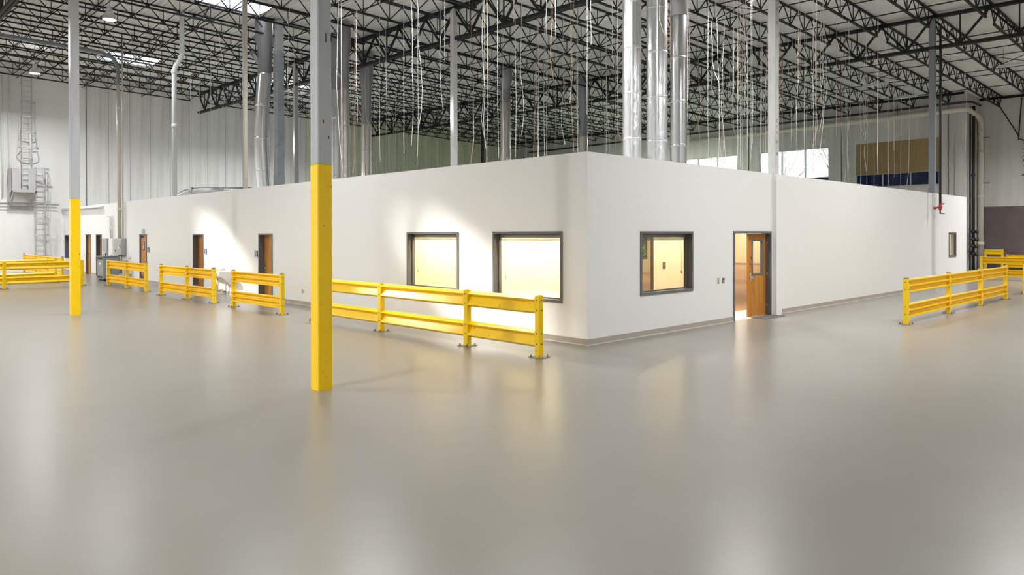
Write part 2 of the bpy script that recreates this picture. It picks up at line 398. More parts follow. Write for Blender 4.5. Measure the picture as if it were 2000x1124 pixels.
# doors of the left office wall
def lever(root, x, y, z, dy):
    hd = MB(); hd.tube([(x, y, z), (x-0.05, y, z)], 0.026, 10); hd.tube([(x-0.045, y, z), (x-0.055, y+dy*0.5, z), (x-0.05, y+dy, z-0.005)], 0.011, 8)
    part('door_handle', hd, 'chrome', root)
def left_door(n, a, b, rec=0.17, opened=0.0, handle_side=1, extras=None):
    t = 0.05; root = structroot('door_%d' % n, (0.1, (a+b)/2, 0))
    fr = MB()
    fr.box(-0.022, a, 0, 0.22, a+t, DH); fr.box(-0.022, b-t, 0, 0.22, b, DH); fr.box(-0.022, a+t, DH-t, 0.22, b-t, DH)
    sx_ = rec+.05
    fr.box(sx_, a+t, 0, sx_+.03, a+t+0.018, DH-t); fr.box(sx_, b-t-0.018, 0, sx_+.03, b-t, DH-t); fr.box(sx_, a+t+.018, DH-t-0.018, sx_+.03, b-t-.018, DH-t)
    part('door_frame', fr, 'frame', root)
    lf = MB(); w_ = b-a-2*t-0.01
    if not opened:
        lf.bev(rec, a+t+0.005, 0.01, rec+0.045, b-t-0.005, DH-t-0.005, 0.003)
        part('door_leaf', lf, 'wood', root)
        yh = b-t-0.09 if handle_side > 0 else a+t+0.09
        lever(root, rec, yh, 1.0, -0.11*handle_side)
        pl = MB(); pl.box(rec-0.006, yh-0.03, 0.93, rec, yh+0.03, 1.13); part('latch_plate', pl, 'chrome', root)
        yy = a+t+0.004 if handle_side > 0 else b-t-0.004
        for z in (0.25, 1.05, 1.85): hm = MB(); hm.tube([(rec-0.006, yy, z-0.05), (rec-0.006, yy, z+0.05)], 0.009, 8); part('hinge', hm, 'chrome', root)
    else:
        lf.bev(0.05, a+t+0.36, 0.01, 0.05+w_, a+t+0.42, DH-t-0.005, 0.003)
        part('door_leaf', lf, 'wood', root)
        pn = MB(); pn.tube([(0.1, a+t+.30, 0.98), (0.1, a+t+0.48, 0.98)], 0.02, 8); pn.box(0.12, a+t+0.30, 0.95, .9, a+t+0.32, 1.0); part('push_bar', pn, 'galv_matt', root)
    return root
left_door(1, *doors_left[0]); left_door(2, *doors_left[1], handle_side=-1)
d3 = left_door(3, *doors_left[2], rec=0.03, handle_side=-1)
left_door(4, *doors_left[3], opened=1.0); left_door(5, *doors_left[4], rec=0.09)
cl = MB(); cl.box(-0.03, 25.72, 1.99, 0.03, 25.98, 2.05); cl.bar((-0.04, 25.74, 2.03), (-0.16, 25.5, 2.07), 0.02); part('door_closer', cl, 'black', d3)
kp = MB(); kp.box(0.022, 25.22, 0.02, 0.03, 26.02, 0.32); part('kick_plate', kp, 'chrome', d3)
rs = MB(); rs.box(0.022, 25.52, 1.42, 0.03, 25.74, 1.80); part('door_plaque', rs, 'sign', d3)
rs = MB(); rs.lathe([(0.0, 0), (0.045, 0)], (0, 0, 0), 12); rs.v = [(0.018, 25.63+v[1], 1.73+v[0]) for v in rs.v]; rs.box(0.016, 25.58, 1.48, 0.022, 25.68, 1.66); part('plaque_glyph', rs, 'glyph', d3)
al = MB(); al.box(-0.06, 25.42, 2.18, 0.0, 25.66, 2.30); al.box(-0.05, 25.45, 2.32, 0.0, 25.63, 2.36)
a_ = part('door_alarm', al, 'galv_matt', None); tag(a_, 'small grey alarm box above the flush oak door with a plaque', 'alarm')
# dark back room behind the half-open fourth door
bk = MB(); bk.box(1.3, 30.5, 0, 1.4, 36.5, 3.36); struct('wall_inner_service', bk, 'concrete')

# front door, right hand side: frame, vision leaf swung inward, empty left half
root = structroot('door_6', (6.3, 0.1, 0)); t = 0.055
fr = MB(); fr.box(DR[0], -0.022, 0, DR[0]+t, 0.22, 2.17); fr.box(DR[1]-t, -0.022, 0, DR[1], 0.22, 2.17); fr.box(DR[0]+t, -0.022, 2.17-t, DR[1]-t, 0.22, 2.17)
fr.box(DR[1]-t-0.02, 0.09, 0, DR[1]-t, 0.13, 2.11)
part('door_frame', fr, 'frame', root)
hx, hy = DR[1]-t-0.012, 0.11; L_ = 0.86; ang = math.radians(180-2); dv = Vector((math.cos(ang), math.sin(ang), 0)); nv = Vector((dv.y, -dv.x, 0))
def leafbox(mb, s0, s1, d0, d1, z0, z1):
    o_ = Vector((hx, hy, 0)); vs = []
    for z in (z0, z1):
        for s_, d_ in ((s0, d0), (s1, d0), (s1, d1), (s0, d1)): vs.append(o_ + dv*s_ + nv*d_ + Vector((0,0,z)))
    mb.add(vs, [(0,1,2,3),(7,6,5,4),(0,4,5,1),(1,5,6,2),(2,6,7,3),(3,7,4,0)])
lf = MB(); v0, v1, vz0, vz1 = 0.17, 0.66, 1.09, 1.92
leafbox(lf, 0, v0, 0, .045, .012, 2.11); leafbox(lf, v1, L_, 0, .045, .012, 2.11); leafbox(lf, v0, v1, 0, .045, .012, vz0); leafbox(lf, v0, v1, 0, .045, vz1, 2.11)
leaf = part('door_leaf', lf, 'wood', root)
vf = MB(); e = 0.035
for a_ in ((v0-e, v0+.01, vz0-e, vz1+e), (v1-.01, v1+e, vz0-e, vz1+e), (v0, v1, vz0-e, vz0+.01), (v0, v1, vz1-.01, vz1+e)): leafbox(vf, a_[0], a_[1], -.012, .057, a_[2], a_[3])
part('vision_frame', vf, 'frame', leaf)
vg = MB(); leafbox(vg, v0, v1, .02, .026, vz0, vz1); part('vision_pane', vg, 'glass', leaf)
hd = MB(); c = Vector((hx, hy, 1.0)) + dv*(L_-0.1)
for sg in (-1, 1):
    o_ = nv*(.0225+.0225*-sg)
    hd.tube([c+nv*(.0225) , c+nv*(.0225-sg*.075)], 0.03, 10); hd.tube([c+nv*(.0225-sg*.07), c+nv*(.0225-sg*.075)-dv*0.13], 0.012, 8)
part('door_handle', hd, 'chrome', leaf)
lp = MB(); leafbox(lp, L_-0.14, L_-0.06, -.004, 0, .9, 1.12); part('latch_plate', lp, 'chrome', leaf)
sm = MB()
for k in range(16):
    s_ = L_-random.uniform(.05, .2); z = random.uniform(.82, 1.5); w_ = random.uniform(.01, .035); leafbox(sm, s_-w_, s_, -.0015, 0, z, z+w_*random.uniform(.5, 2))
o_ = part('scuff_marks', sm, 'soot', leaf)
for z in (.25, 1.05, 1.85): hg = MB(); hg.tube([(hx+.01, hy-.03, z-.06), (hx+.01, hy-.03, z+.06)], .011, 8); part('hinge', hg, 'chrome', root)

# ------------------------------------------------------------------ setting: hall walls
wb = MB(); wb.box(XL, YB, 0, XW, YB+0.3, 13.2); wall_back = struct('wall_back', wb, 'hallwhite')
# dark joint backing and ribbed panels, one object each
sb = MB(); sb.box(1.2, YB-0.02, 3.3, XW, YB, 11.4); part('joint_backing', sb, 'seam', wall_back)
pw, gap = 1.19, 0.022
prof = [(0, 0)]
for k in range(4):
    c0 = pw*(k+0.5)/4; prof += [(c0-0.026, 0), (c0-0.014, 0.02), (c0+0.014, 0.02), (c0+0.026, 0)]
prof.append((pw-gap, 0))
def ribbed(prof, base, z0, z1):
    mb = MB(); n = len(prof); vs = []
    for z in (z0, z1): vs += [(x, -base-d, z) for x, d in prof]
    vs += [(0, 0, z0), (pw-gap, 0, z0), (0, 0, z1), (pw-gap, 0, z1)]
    fs = [(i, i+1, n+i+1, n+i) for i in range(n-1)] + [(2*n, 0, n, 2*n+2), (n-1, 2*n+1, 2*n+3, 2*n-1)]
    return mb.add(vs, fs)
pms = [ribbed(prof, 0.045+0.006*k, 3.2, 11.45).mesh('wall_panel', P[mm]) for mm in ('panel', 'panel_green') for k in range(2)]
k = 0; x = 1.25
while x < XW-0.6:
    o = link('wall_panel', pms[(k*7+k//3) % 2 + (2 if x > 14.5 else 0)], wall_back); o.location = (x, YB, 0); x += pw; k += 1
# right hand wall with three high windows, then a recess
ws = [(4.37, 9.1), (10.79, 15.6), (17.3, 22.1), (23.9, 28.7), (30.4, 35.2)]
WZ0, WZ1, WZM = 4.97, 7.76, 5.80
wr = MB(); wall_cells(wr, 'x', XW, XW+0.3, 3.07, YB+0.3, 0, 13.2, [(a, b, WZ0, WZ1) for a, b in ws]+[(13.3,14.5,.6,2.6),(17.2,19.6,.9,2.6)])
wall_right = struct('wall_right', wr, 'concrete')
wr = MB(); wr.box(XW+0.3, 3.07, 0, XR+0.3, 3.37, 13.2); wr.box(XR, YF, 3.70, XR+0.3, 3.07, 13.2)
struct('wall_recess', wr, 'concrete')
wr = MB(); wr.box(XR, YF, 0, XR+0.3, 3.07, 3.70); struct('wall_recess_dado', wr, 'dado')
pm = MB()
for yy in (3.9, 10.0, 16.4): pm.box(XW-0.05, yy-0.012, 0, XW-0.0, yy+0.012, 11.2)
part('joint_strip', pm, 'seam', wall_right)
pm = MB(); pm.box(XW-0.09, 3.07, 0, XW, 3.55, 10.4); part('corner_pilaster', pm, 'concrete', wall_right)
wl_ = MB(); wl_.box(XL-0.3, YF, 0, XL, YB+0.3, 13.4); struct('wall_left', wl_, 'hallwhite')
wf_ = MB(); wf_.box(XL-0.3, YF-0.3, 0, XR+0.3, YF, 13.4); struct('wall_front', wf_, 'hallwhite')
for n, (a, b) in enumerate(ws):
    root = structroot('window_%d' % (9+n), (XW, (a+b)/2, WZ0)); fr = MB(); t = 0.06
    for (u0, u1, z0, z1) in ((a, a+t, WZ0, WZ1), (b-t, b, WZ0, WZ1), (a, b, WZ0, WZ0+t), (a, b, WZ1-t, WZ1), (a, b, WZM-.03, WZM+.03)): fr.box(XW+.05, u0, z0, XW+.2, u1, z1)
    part('window_frame', fr, 'galv_matt', root)
    q = (b-a)/3
    for k in range(3):
        if k:
            mu = MB(); mu.box(XW+.05, a+q*k-.035, WZ0, XW+.2, a+q*k+.035, WZ1); part('mullion', mu, 'galv_matt', root)
        gl = MB(); gl.box(XW+.12, a+q*k+.03, WZ0+.03, XW+.127, a+q*k+q-.03, WZM-.03); part('lower_pane', gl, 'blueglass', root, 'blue tinted lower pane')
        gl = MB(); gl.box(XW+.12, a+q*k+.03, WZM+.03, XW+.127, a+q*k+q-.03, WZ1-.03); part('upper_pane', gl, 'glass', root, 'clear upper pane')
    if n == 0:
        bl = MB(); bl.box(XW+.02, a-.02, WZM+.02, XW+.045, b+.02, WZ1+.02); part('roller_blind', bl, 'blind', root, 'tan roller blind pulled down over the upper panes')
        rb = MB(); rb.tube([(XW+.032, a, WZM+.015), (XW+.032, b, WZM+.015)], .02, 8); part('blind_bottom_bar', rb, 'blind', root)

# ------------------------------------------------------------------ setting: ceiling (deck, joists, girders, bridging)
SKX = [(-12.8, -10.2), (0.25, 2.9)]; SKY = [(-7.6, -5.5), (5.5, 7.6), (18.65, 20.7), (32.0, 34.1)]
SKYS = [SKY, SKY[2:]]
def deck_strip(mb, x0, x1, y0, y1):
    per = 0.20; n = max(1, round((x1-x0)/per)); p = (x1-x0)/n; row = []
    for k in range(n):
        xx = x0+p*k; row += [(xx, 0), (xx+p*.30, 0), (xx+p*.40, .065), (xx+p*.90, .065)]
    row.append((x1, 0)); m_ = len(row)
    vs = [(x_, y0, deck_z(x_, y0)+d) for x_, d in row] + [(x_, y1, deck_z(x_, y1)+d) for x_, d in row]
    mb.add(vs, [(i, i+1, m_+i+1, m_+i) for i in range(m_-1)])
dk = MB(); xs = [XL-.4, SKX[0][0], SKX[0][1], SKX[1][0], SKX[1][1], XR+.4]
for i in range(5):
    if i in (1, 3):
        yy = YF-.4
        for a, b in SKYS[i//2]: deck_strip(dk, xs[i], xs[i+1], yy, a); yy = b
        deck_strip(dk, xs[i], xs[i+1], yy, YB+.4)
    else: deck_strip(dk, xs[i], xs[i+1], YF-.4, YB+.4)
ceiling = struct('ceiling', dk, 'deck')

GX = [-18.6, -5.53, 7.55, 20.58]; JD = 0.74; PY = 13.05
def joist_meshes(L, n):
    ch = MB(); wb_ = MB(); s = -0.025; z = lambda x_, d: s*x_ - d
    ch.bar((0, 0, z(0, .03)), (L, 0, z(L, .03)), .085, .06)
    ch.bar((.55, 0, z(.55, JD-.03)), (L-.55, 0, z(L-.55, JD-.03)), .085, .06)
    p = L/n
    for k in range(n):
        xm = p*(k+.5); b = (xm, 0, z(xm, JD-.06))
        for q in (p*k, p*(k+1)): wb_.bar((q, 0, z(q, .06)), b, .034)
        wb_.bar((xm, 0, z(xm, .06)), b, .026)
    return ch.mesh('roof_joist', P['steel']), wb_.mesh('joist_web', P['steel'])
def girder_mesh(L, n):
    ch = MB(); wb_ = MB(); s = 0.012; D = 1.25
    for sd_ in (-.06, .06): ch.bar((sd_, 0, -.06), (sd_, L, s*L-.06), .09, .12); ch.bar((sd_, 0, -D), (sd_, L, s*L-D), .09, .12)
    p = L/n
    for k in range(n):
        ym = p*(k+.5); b = (0, ym, s*ym-D+.05)
        for q in (p*k, p*(k+1)): wb_.bar((0, q, s*q-.1), b, .075)
        wb_.bar((0, ym, s*ym-.1), b, .045)
    return ch.mesh('roof_girder', P['steel']), wb_.mesh('girder_web', P['steel'])
def piece(name, webname, pair, loc):
    o = link(name, pair[0], ceiling); o.location = loc
    w_ = link(webname, pair[1], o); w_.matrix_parent_inverse = Matrix.Identity(4)
jm = {}
SP = PY/7
rows = [k*SP+.02 for k in range(-10, 22) if YF < k*SP < YB-.3]
for y in rows:
    xend = XW if y > 3.07 else XR
    spans = [(GX[0], GX[1]), (GX[1], GX[2]), (GX[2], GX[3]), (GX[3], xend)]
    for a, b in spans:
        key = round(b-a, 2)
        if key not in jm: jm[key] = joist_meshes(b-a, round((b-a)/1.19))
        piece('roof_joist', 'joist_web', jm[key], (a, y, deck_z(a, y)))
gm = girder_mesh(PY, 7)
for gx in GX:
    for k in range(-2, 3):
        piece('roof_girder', 'girder_web', gm, (gx, k*PY+.05, deck_z(gx, k*PY)-.14))
# bridging: long thin bars across the joists, with some crossed bays
def bridging(x, d, r=.018):
    mb = MB(); mb.bar((x, YF, deck_z(x, YF)-d), (x, YB, deck_z(x, YB)-d), r*2); part('bridging_bar', mb, 'steel', ceiling)
for i in range(4):
    a = GX[i]; b = GX[i+1] if i < 3 else XW
    for fr_ in (.25, .5, .75):
        x = a+(b-a)*fr_
        bridging(x, JD-.01); bridging(x+.05, .09)
    xb = MB(); x = a+(b-a)*.5
    for j in range(len(rows)-1):
        if j % 3 == 0:
            y0, y1 = rows[j], rows[j+1]; xb.bar((x, y0, deck_z(x, y0)-.1), (x, y1, deck_z(x, y1)-JD+.04), .03); xb.bar((x, y0, deck_z(x, y0)-JD+.04), (x, y1, deck_z(x, y1)-.1), .03)
    part('cross_bridging', xb, 'steel', ceiling)
ea = MB(); ea.bar((XW-.06, 3.1, deck_z(XW, 3)-.1), (XW-.06, YB, deck_z(XW, YB)-.1), .1, .14); ea.bar((XR-.06, YF, deck_z(XR, YF)-.1), (XR-.06, 3.0, deck_z(XR, 3)-.1), .1, .14)
part('edge_angle', ea, 'steel', ceiling)
# skylights
desc = {(1, 3): 'long bright skylight over the ladder wall', (1, 2): 'bright skylight cut by the top edge of the picture'}
for i, (xa, xb_) in enumerate(SKX):
    for j, (ya, yb) in enumerate(SKYS[i]):
        cb = MB(); zt = deck_z(xa, yb)+.16; zb = deck_z(xb_, ya)-.02
        for a_ in ((xa-.05, ya-.05, xa, yb+.05), (xb_, ya-.05, xb_+.05, yb+.05), (xa, ya-.05, xb_, ya), (xa, yb, xb_, yb+.05)): cb.box(a_[0], a_[1], zb, a_[2], a_[3], zt)
        cu = part('skylight_curb', cb, 'white', ceiling)
        dm = MB(); xm, ym = (xa+xb_)/2, (ya+yb)/2
        q = [(xa, ya, zt), (xb_, ya, zt), (xb_, yb, zt), (xa, yb, zt)]; t_ = [(xm+(p[0]-xm)*.6, ym+(p[1]-ym)*.6, zt+.25) for p in q]
        dm.add(q+t_, [(0,1,5,4),(1,2,6,5),(2,3,7,6),(3,0,4,7),(4,5,6,7)]); part('skylight_dome', dm, 'dome', cu)

# ------------------------------------------------------------------ hall columns
def column(x, y, label, up_m, base=True, s=0.21):
    t_ = thing('steel_column', label, 'column', (x, y, 0)); h = s/2; zt = deck_z(x, y)-.2
    sh_ = MB(); z0 = 3.05 if base else (3.46 if y > .5 else H)
    if y < .5 and not base: z0 = 0.0
    sh_.bev(x-h, y-h, z0, x+h, y+h, zt-.02, .012); part('shaft', sh_, up_m, t_)
    pl = MB(); pl.box(x-.2, y-.2, zt-.02, x+.2, y+.2, zt); part('cap_plate', pl, 'steel', t_)
    if base:
        b = MB(); b.bev(x-h-.003, y-h-.003, 0, x+h+.003, y+h+.003, 3.05, .012); part('yellow_base', b, 'yellow', t_, 'yellow painted lower shaft')
    return t_
c1 = column(-5.52, .05, 'nearest steel column, yellow below and grey above, standing alone on the floor', 'colgrey')
sc_ = MB()
for (yy, z, h_) in ((.02, 4.7, .12), (.1, 4.72, .1), (-.02, 3.6, .05), (.06, 3.4, .04)): sc_.box(-5.52+yy-.01, .05-.1065, z, -5.52+yy+.006, .05-.1045, z+h_)
part('scuff_marks', sc_, 'soot', c1)
column(-5.55, 12.9, 'thinner yellow and grey steel column farther back on the left', 'colgrey')
cr = column(7.55, .05, 'pale steel column rising from the office wall beside the open door', 'colwhite', base=False)
mk = MB()
for z, w_ in ((8.15, .05), (7.9, .06), (7.55, .08), (7.2, .04), (5.0, .07), (4.85, .05), (4.7, .08), (4.45, .09), (4.15, .09)):
    for k in range(3): mk.box(7.55-.07+random.uniform(0, .03), .05-.1065, z+.03*k, 7.55-.07+w_+random.uniform(0, .04), .05-.1045, z+.03*k+.012)
part('marker_writing', mk, 'ink', cr, 'illegible black marker scribbles')
column(20.58, .05, 'blue grey steel column rising from the office wall at far right', 'coldark', base=False)
column(7.5, 13.1, 'white steel column above the left office wall in mid picture', 'colwhite', base=False)
column(7.55, 26.1, 'dull steel column right behind the blue grey square riser', 'colgrey', base=False)
column(20.58, 26.1, 'slim dark steel column beyond the white mid-picture column', 'steel', base=False)
column(20.58, 13.1, 'steel column hidden behind the three large foil ducts', 'colgrey', base=False)

# ------------------------------------------------------------------ guard rails
PW = [(0, 0), (.02, 0), (.095, -.05), (.095, -.058), (.012, -.105), (.012, -.115), (.095, -.25), (.095, -.26), (.03, -.30), (0, -.30)]
PC = [(0, 0), (.10, 0), (.10, -.026), (.012, -.085), (.012, -.118), (.10, -.132), (.10, -.158), (.012, -.218), (.012, -.255), (.10, -.272), (.10, -.30), (0, -.30)]
def guard_rail(label, pts, prof, side, caps=True, tops=(1.04, .47), hz=1.06, group='yellow guard rails', ext=None):
    """posts at pts; each rail spans between neighbouring posts; side = direction the ribs face"""
    t_ = thing('guard_rail', label, 'guard rail', (pts[0][0], pts[0][1], 0), group); h = .055
    sd_ = Vector((side[0], side[1], 0))
    for (x, y) in pts:
        p = MB(); p.bev(x-h, y-h, .014, x+h, y+h, hz, .008); po = part('post', p, 'yellow', t_)
        if caps:
            c_ = MB(); c_.lathe([(.0, .028), (.03, .024), (.052, .01), (.058, 0), (.058, -.012), (0, -.012)][::-1], (x, y, hz+.012), 14); part('post_cap', c_, 'cap', po)
        else:
            c_ = MB(); c_.box(x-.035, y-.035, hz, x+.035, y+.035, hz+.004); part('post_cap', c_, 'bolt', po)
        bp_ = MB(); bp_.bev(x-.135, y-.135, 0, x+.135, y+.135, .014, .004); part('base_plate', bp_, 'cap', po)
        bo = MB()
        for a_ in (-.1, .1):
            for b_ in (-.1, .1): bo.tube([(x+a_, y+b_, .014), (x+a_, y+b_, .055)], .011, 6); bo.tube([(x+a_, y+b_, .014), (x+a_, y+b_, .028)], .02, 6)
        part('anchor_bolts', bo, 'bolt', po)
        bh = MB()
        for zt in tops:
            for dz in (.06, .235):
                c = Vector((x, y, zt-dz))
                for d_ in (Vector((-1,0,0)), Vector((0,-1,0))): bh.tube([c+d_*h, c+d_*(h+.012)], .013, 6)
        part('rail_bolts', bh, 'bolt', po)
    for i in range(len(pts)-1):
        a = Vector((*pts[i], 0)); b = Vector((*pts[i+1], 0)); d = (b-a).normalized()
        for zt in tops:
            r_ = MB(); r_.prism(prof, a+d*h+sd_*-.04+Vector((0,0,zt)), b-d*h+sd_*-.04+Vector((0,0,zt)), sd_); ro = part('rail', r_, 'yellow', t_)
            for q, sg in ((a+d*h, 1), (b-d*h, -1)):
                eb = MB(); eb.prism([(-.045, -.01), (.05, -.01), (.05, -.29), (-.045, -.29)], q+Vector((0,0,zt)), q+d*sg*.01+Vector((0,0,zt)), sd_)
                part('end_bracket', eb, 'yellow', ro)
    return t_
guard_rail('large yellow guard rail before the two left office windows, nearest the camera', [(-1.6, -.28), (-1.62, 1.58), (-1.65, 4.42), (-1.68, 7.2)], PW, (-1, 0), caps=False)
guard_rail('short yellow guard rail with one bay, in front of the nearest oak door', [(-1.66, 9.03), (-1.72, 11.94)], PC, (-1, 0))
guard_rail('two-bay yellow guard rail left of the drinking fountain', [(-1.70, 13.45), (-1.76, 15.49), (-1.82, 17.75)], PC, (-1, 0))
guard_rail('two-bay yellow guard rail in front of the grey electrical boxes', [(-1.74, 19.6), (-1.70, 22.02), (-1.72, 24.45)], PC, (-1, 0))
guard_rail('long yellow guard rail running out of the left picture edge, frontmost there', [(-2.5, 25.2), (-5.2, 25.1), (-7.9, 25.1), (-10.6, 25.1)], PW, (0, -1), caps=False)
guard_rail('second yellow guard rail at left, parallel just behind the long one', [(-2.85, 28.1), (-5.6, 28.1), (-8.4, 28.1)], PW, (0, -1), caps=False)
guard_rail('farthest yellow guard rail at left, under the caged ladder', [(-2.25, 29.7), (-2.25, 32.6), (-2.25, 35.4), (-2.25, 38.2)], PC, (-1, 0))
guard_rail('three-bay yellow guard rail on the open floor at right', [(7.7, -3.10), (11.0, -3.08), (14.0, -3.10), (16.85, -3.12)], PC, (0, -1))
guard_rail('yellow guard rail cut off at the right edge, in line with the three-bay one', [(19.6, -3.12), (22.6, -3.12)], PC, (0, -1))
guard_rail('yellow guard rail set crosswise behind the three-bay one at right', [(28.0, .15), (28.0, -2.75), (28.0, -5.6)], PC, (-1, 0), caps=False)
guard_rail('small taller yellow guard with a single high rail before the brown wall', [(38.75, 2.45), (38.75, 1.62)], PW, (-1, 0), caps=False, tops=(1.17,), hz=1.19)
guard_rail('low yellow guard rail against the brown wall, right of the taller guard', [(39.1, 1.45), (39.1, .55)], PC, (-1, 0), caps=False, tops=(.88, .45), hz=.9)
bn = MB(); bn.bev(38.9, -.35, 0, 39.4, .05, .62, .03); b_ = thing('plastic_bin', 'small blue plastic bin by the brown wall behind the crosswise guard rail', 'bin', (39.15, -.15, 0))
part('bin_body', bn, 'blue', b_); bn = MB(); bn.bev(38.87, -.38, .62, 39.43, .08, .67, .02); part('bin_lid', bn, 'blue', b_)

# ------------------------------------------------------------------ ducts above the office
def lerp(a, b, t_): return a+(b-a)*t_
def round_duct(label, x, y, r, z0, z1, m_, crinkle, bend=None, collar=True, top=None):
    t_ = thing('round_duct', label, 'duct', (x, y, z0)); n = 26; N = 60
    pts = []
    for k in range(N+1):
        z = lerp(z0, z1, k/N); ox = bend*math.sin(math.pi*k/N) if bend else 0
        pts.append((x-ox*.7, y+ox*.7, z))
    d = MB(); rr = [r*(1+(random.uniform(-.012, .012) if crinkle else 0)) for _ in pts]
    d.tube(pts, r, n, jitter=.012 if crinkle else 0, rr=rr); part('duct_body', d, m_, t_)
    nb = max(2, int((z1-z0)/1.25))
    for k in range(1, nb):
        q = pts[int(N*k/nb)]; b = MB(); b.lathe([(r*1.0, -.035), (r*1.025, -.03), (r*1.025, .03), (r*1.0, .035)], q, n)
        part('seam_band', b, m_, t_)
    if crinkle:
        sm_ = MB(); vs = []
        for k in range(0, N, 2):
            q = Vector(pts[k]); q2 = Vector(pts[min(k+2, N)]); off = Vector((-.82, -.57, 0))*(r*1.01); sm_.bar(q+off, q2+off, .07, .012, upv=(1, 0, 0))
        part('tape_seam', sm_, m_, t_)
    if collar:
        c_ = MB(); c_.lathe([(r*1.15, 0), (r*1.15, .12), (r*1.0, .3)], (x, y, z0), n); part('base_collar', c_, 'galv', t_)
    if top:
        e_ = MB(); q = pts[-1]; zt_ = deck_z(q[0], q[1])-.1; e_.lathe([(r*.95, q[2]), (r*1.0, q[2]+.3), (r*1.0, lerp(q[2], zt_, .5)), (r*1.35, lerp(q[2], zt_, .62)), (r*1.35, zt_)], (q[0], q[1], 0), 20); e_.tube([(q[0]-r*.6, q[1], q[2]+.35), (q[0]-r*1.6, q[1]+r, q[2]+.9)], r*.35, 12); part('upper_duct', e_, 'duct_dark', t_)
    return t_

OC = 3.46
round_duct('leftmost and nearest of three large crinkled silver foil ducts', 5.77, 3.27, .255, OC, deck_z(5.77, 3.27)-.05, 'foil', True)
round_duct('middle one of three large crinkled silver foil ducts', 6.69, 3.08, .29, OC, deck_z(6.69, 3.08)-.05, 'foil', True)
d3_ = round_duct('smooth metal duct, rightmost of the three large ducts', 8.42, 3.5, .249, OC, 8.75, 'galv', False)
q = MB(); q.tube([(8.42, 3.5, 8.7), (8.42, 3.5, deck_z(8.42, 3.5)-.05)], .262, 24); part('upper_duct', q, 'duct_dark', d3_, 'dull dark upper section')
round_duct('slightly bowed silver foil duct left of the blue grey square riser', 3.41, 20.82, .29, OC, 9.0, 'galv', False, bend=.16, top=1.0)
round_duct('smooth silver duct just right of the nearest column, left of a crinkled one', 6.65, 20.48, .22, OC, 8.7, 'galv', False, top=.6)
round_duct('dusty crinkled foil duct beside the smooth one right of the nearest column', 5.87, 18.45, .19, OC, 8.35, 'foil_dark', True, top=.5)
round_duct('short crinkled foil duct standing alone before the green tinted ribbed wall', 9.28, 22.11, .25, OC, 7.6, 'foil_dark', True, top=.6)
round_duct('dark dusty duct right of the slim dark column in mid picture', 15.63, 18.77, .27, OC, 9.0, 'foil_dark', True, top=.2)
round_duct('small distant duct directly above the office corner', 20.09, 17.25, .25, OC, 7.5, 'foil_dark', True, top=.5)
# square boarded riser
t_ = thing('square_riser', 'blue grey square riser wrapped in boards, left of the nearest column', 'riser', (3.84, 20.4, OC)); h = .165
z = OC; k = 0
while z < 9.9:
    b = MB(); e = .006*(k % 2); b.bev(3.84-h-e, 20.4-h-e, z, 3.84+h+e, 20.4+h+e, min(z+.62, 9.95)-.012, .01); part('board', b, 'wrap', t_); z += .62; k += 1
b = MB(); b.box(3.84-h+.02, 20.4-h+.02, OC, 3.84+h-.02, 20.4+h-.02, deck_z(3.84, 20.4)-.05); part('core', b, 'colgrey', t_)

# insulated pipe lying on the office roof
t_ = thing('roof_pipe', 'fat silver pipe lying along the office roof edge at left', 'pipe', (1.2, 23.2, OC))
b = MB(); b.tube([(.75, 24.6, OC+.05), (1.0, 24.4, OC+.3), (1.3, 24.15, OC+.52), (1.7, 23.8, OC+.6), (3.4, 22.2, OC+.62)], .13, 14); part('pipe_body', b, 'galv', t_)
for q in ((1.5, 23.98), (2.5, 23.05)):
    b = MB(); b.tube([(q[0]-.05, q[1]+.05, OC+.585), (q[0]+.05, q[1]-.05, OC+.6)], .155, 14); part('pipe_clamp', b, 'galv_matt', t_)
    b = MB(); b.box(q[0]-.04, q[1]-.04, OC, q[0]+.04, q[1]+.04, OC+.5); part('pipe_support', b, 'galv_matt', t_)

# ------------------------------------------------------------------ pipes
def pipe(name, label, pts, r, m_, couplings=(), cat='pipe', straps=()):
    t_ = thing(name, label, cat, pts[0])
    b = MB(); b.tube(pts, r, 12); part('pipe_run', b, m_, t_)
    for c_ in couplings:
        b = MB(); b.lathe([(r, -.09), (r*1.22, -.085), (r*1.22, .085), (r, .09)], c_, 12); part('coupling', b, m_, t_)
    for a_, b_ in straps:
        b = MB(); b.bar(a_, b_, .03); part('strap', b, 'iron', t_)
    return t_
pipe('drain_pipe', 'white drain pipe with an offset near its top, behind the left office wall', [(.52, 22.3, deck_z(.5, 22)-.03), (.52, 22.3, 9.62), (.5, 22.3, 9.5), (.36, 22.37, 9.2), (.3, 22.42, 9.1), (.26, 22.46, 8.9), (.26, 22.46, OC)], .095, 'pvc_white', [(.52, 22.3, 9.7), (.26, 22.46, 8.85), (.26, 22.46, 6.6)])
pipe('drain_pipe', 'straight cream drain pipe behind the left office wall, left of the bowed duct', [(.34, 15.8, deck_z(.3, 15.8)-.03), (.34, 15.8, OC)], .082, 'pvc', [(.34, 15.8, 7.0)])
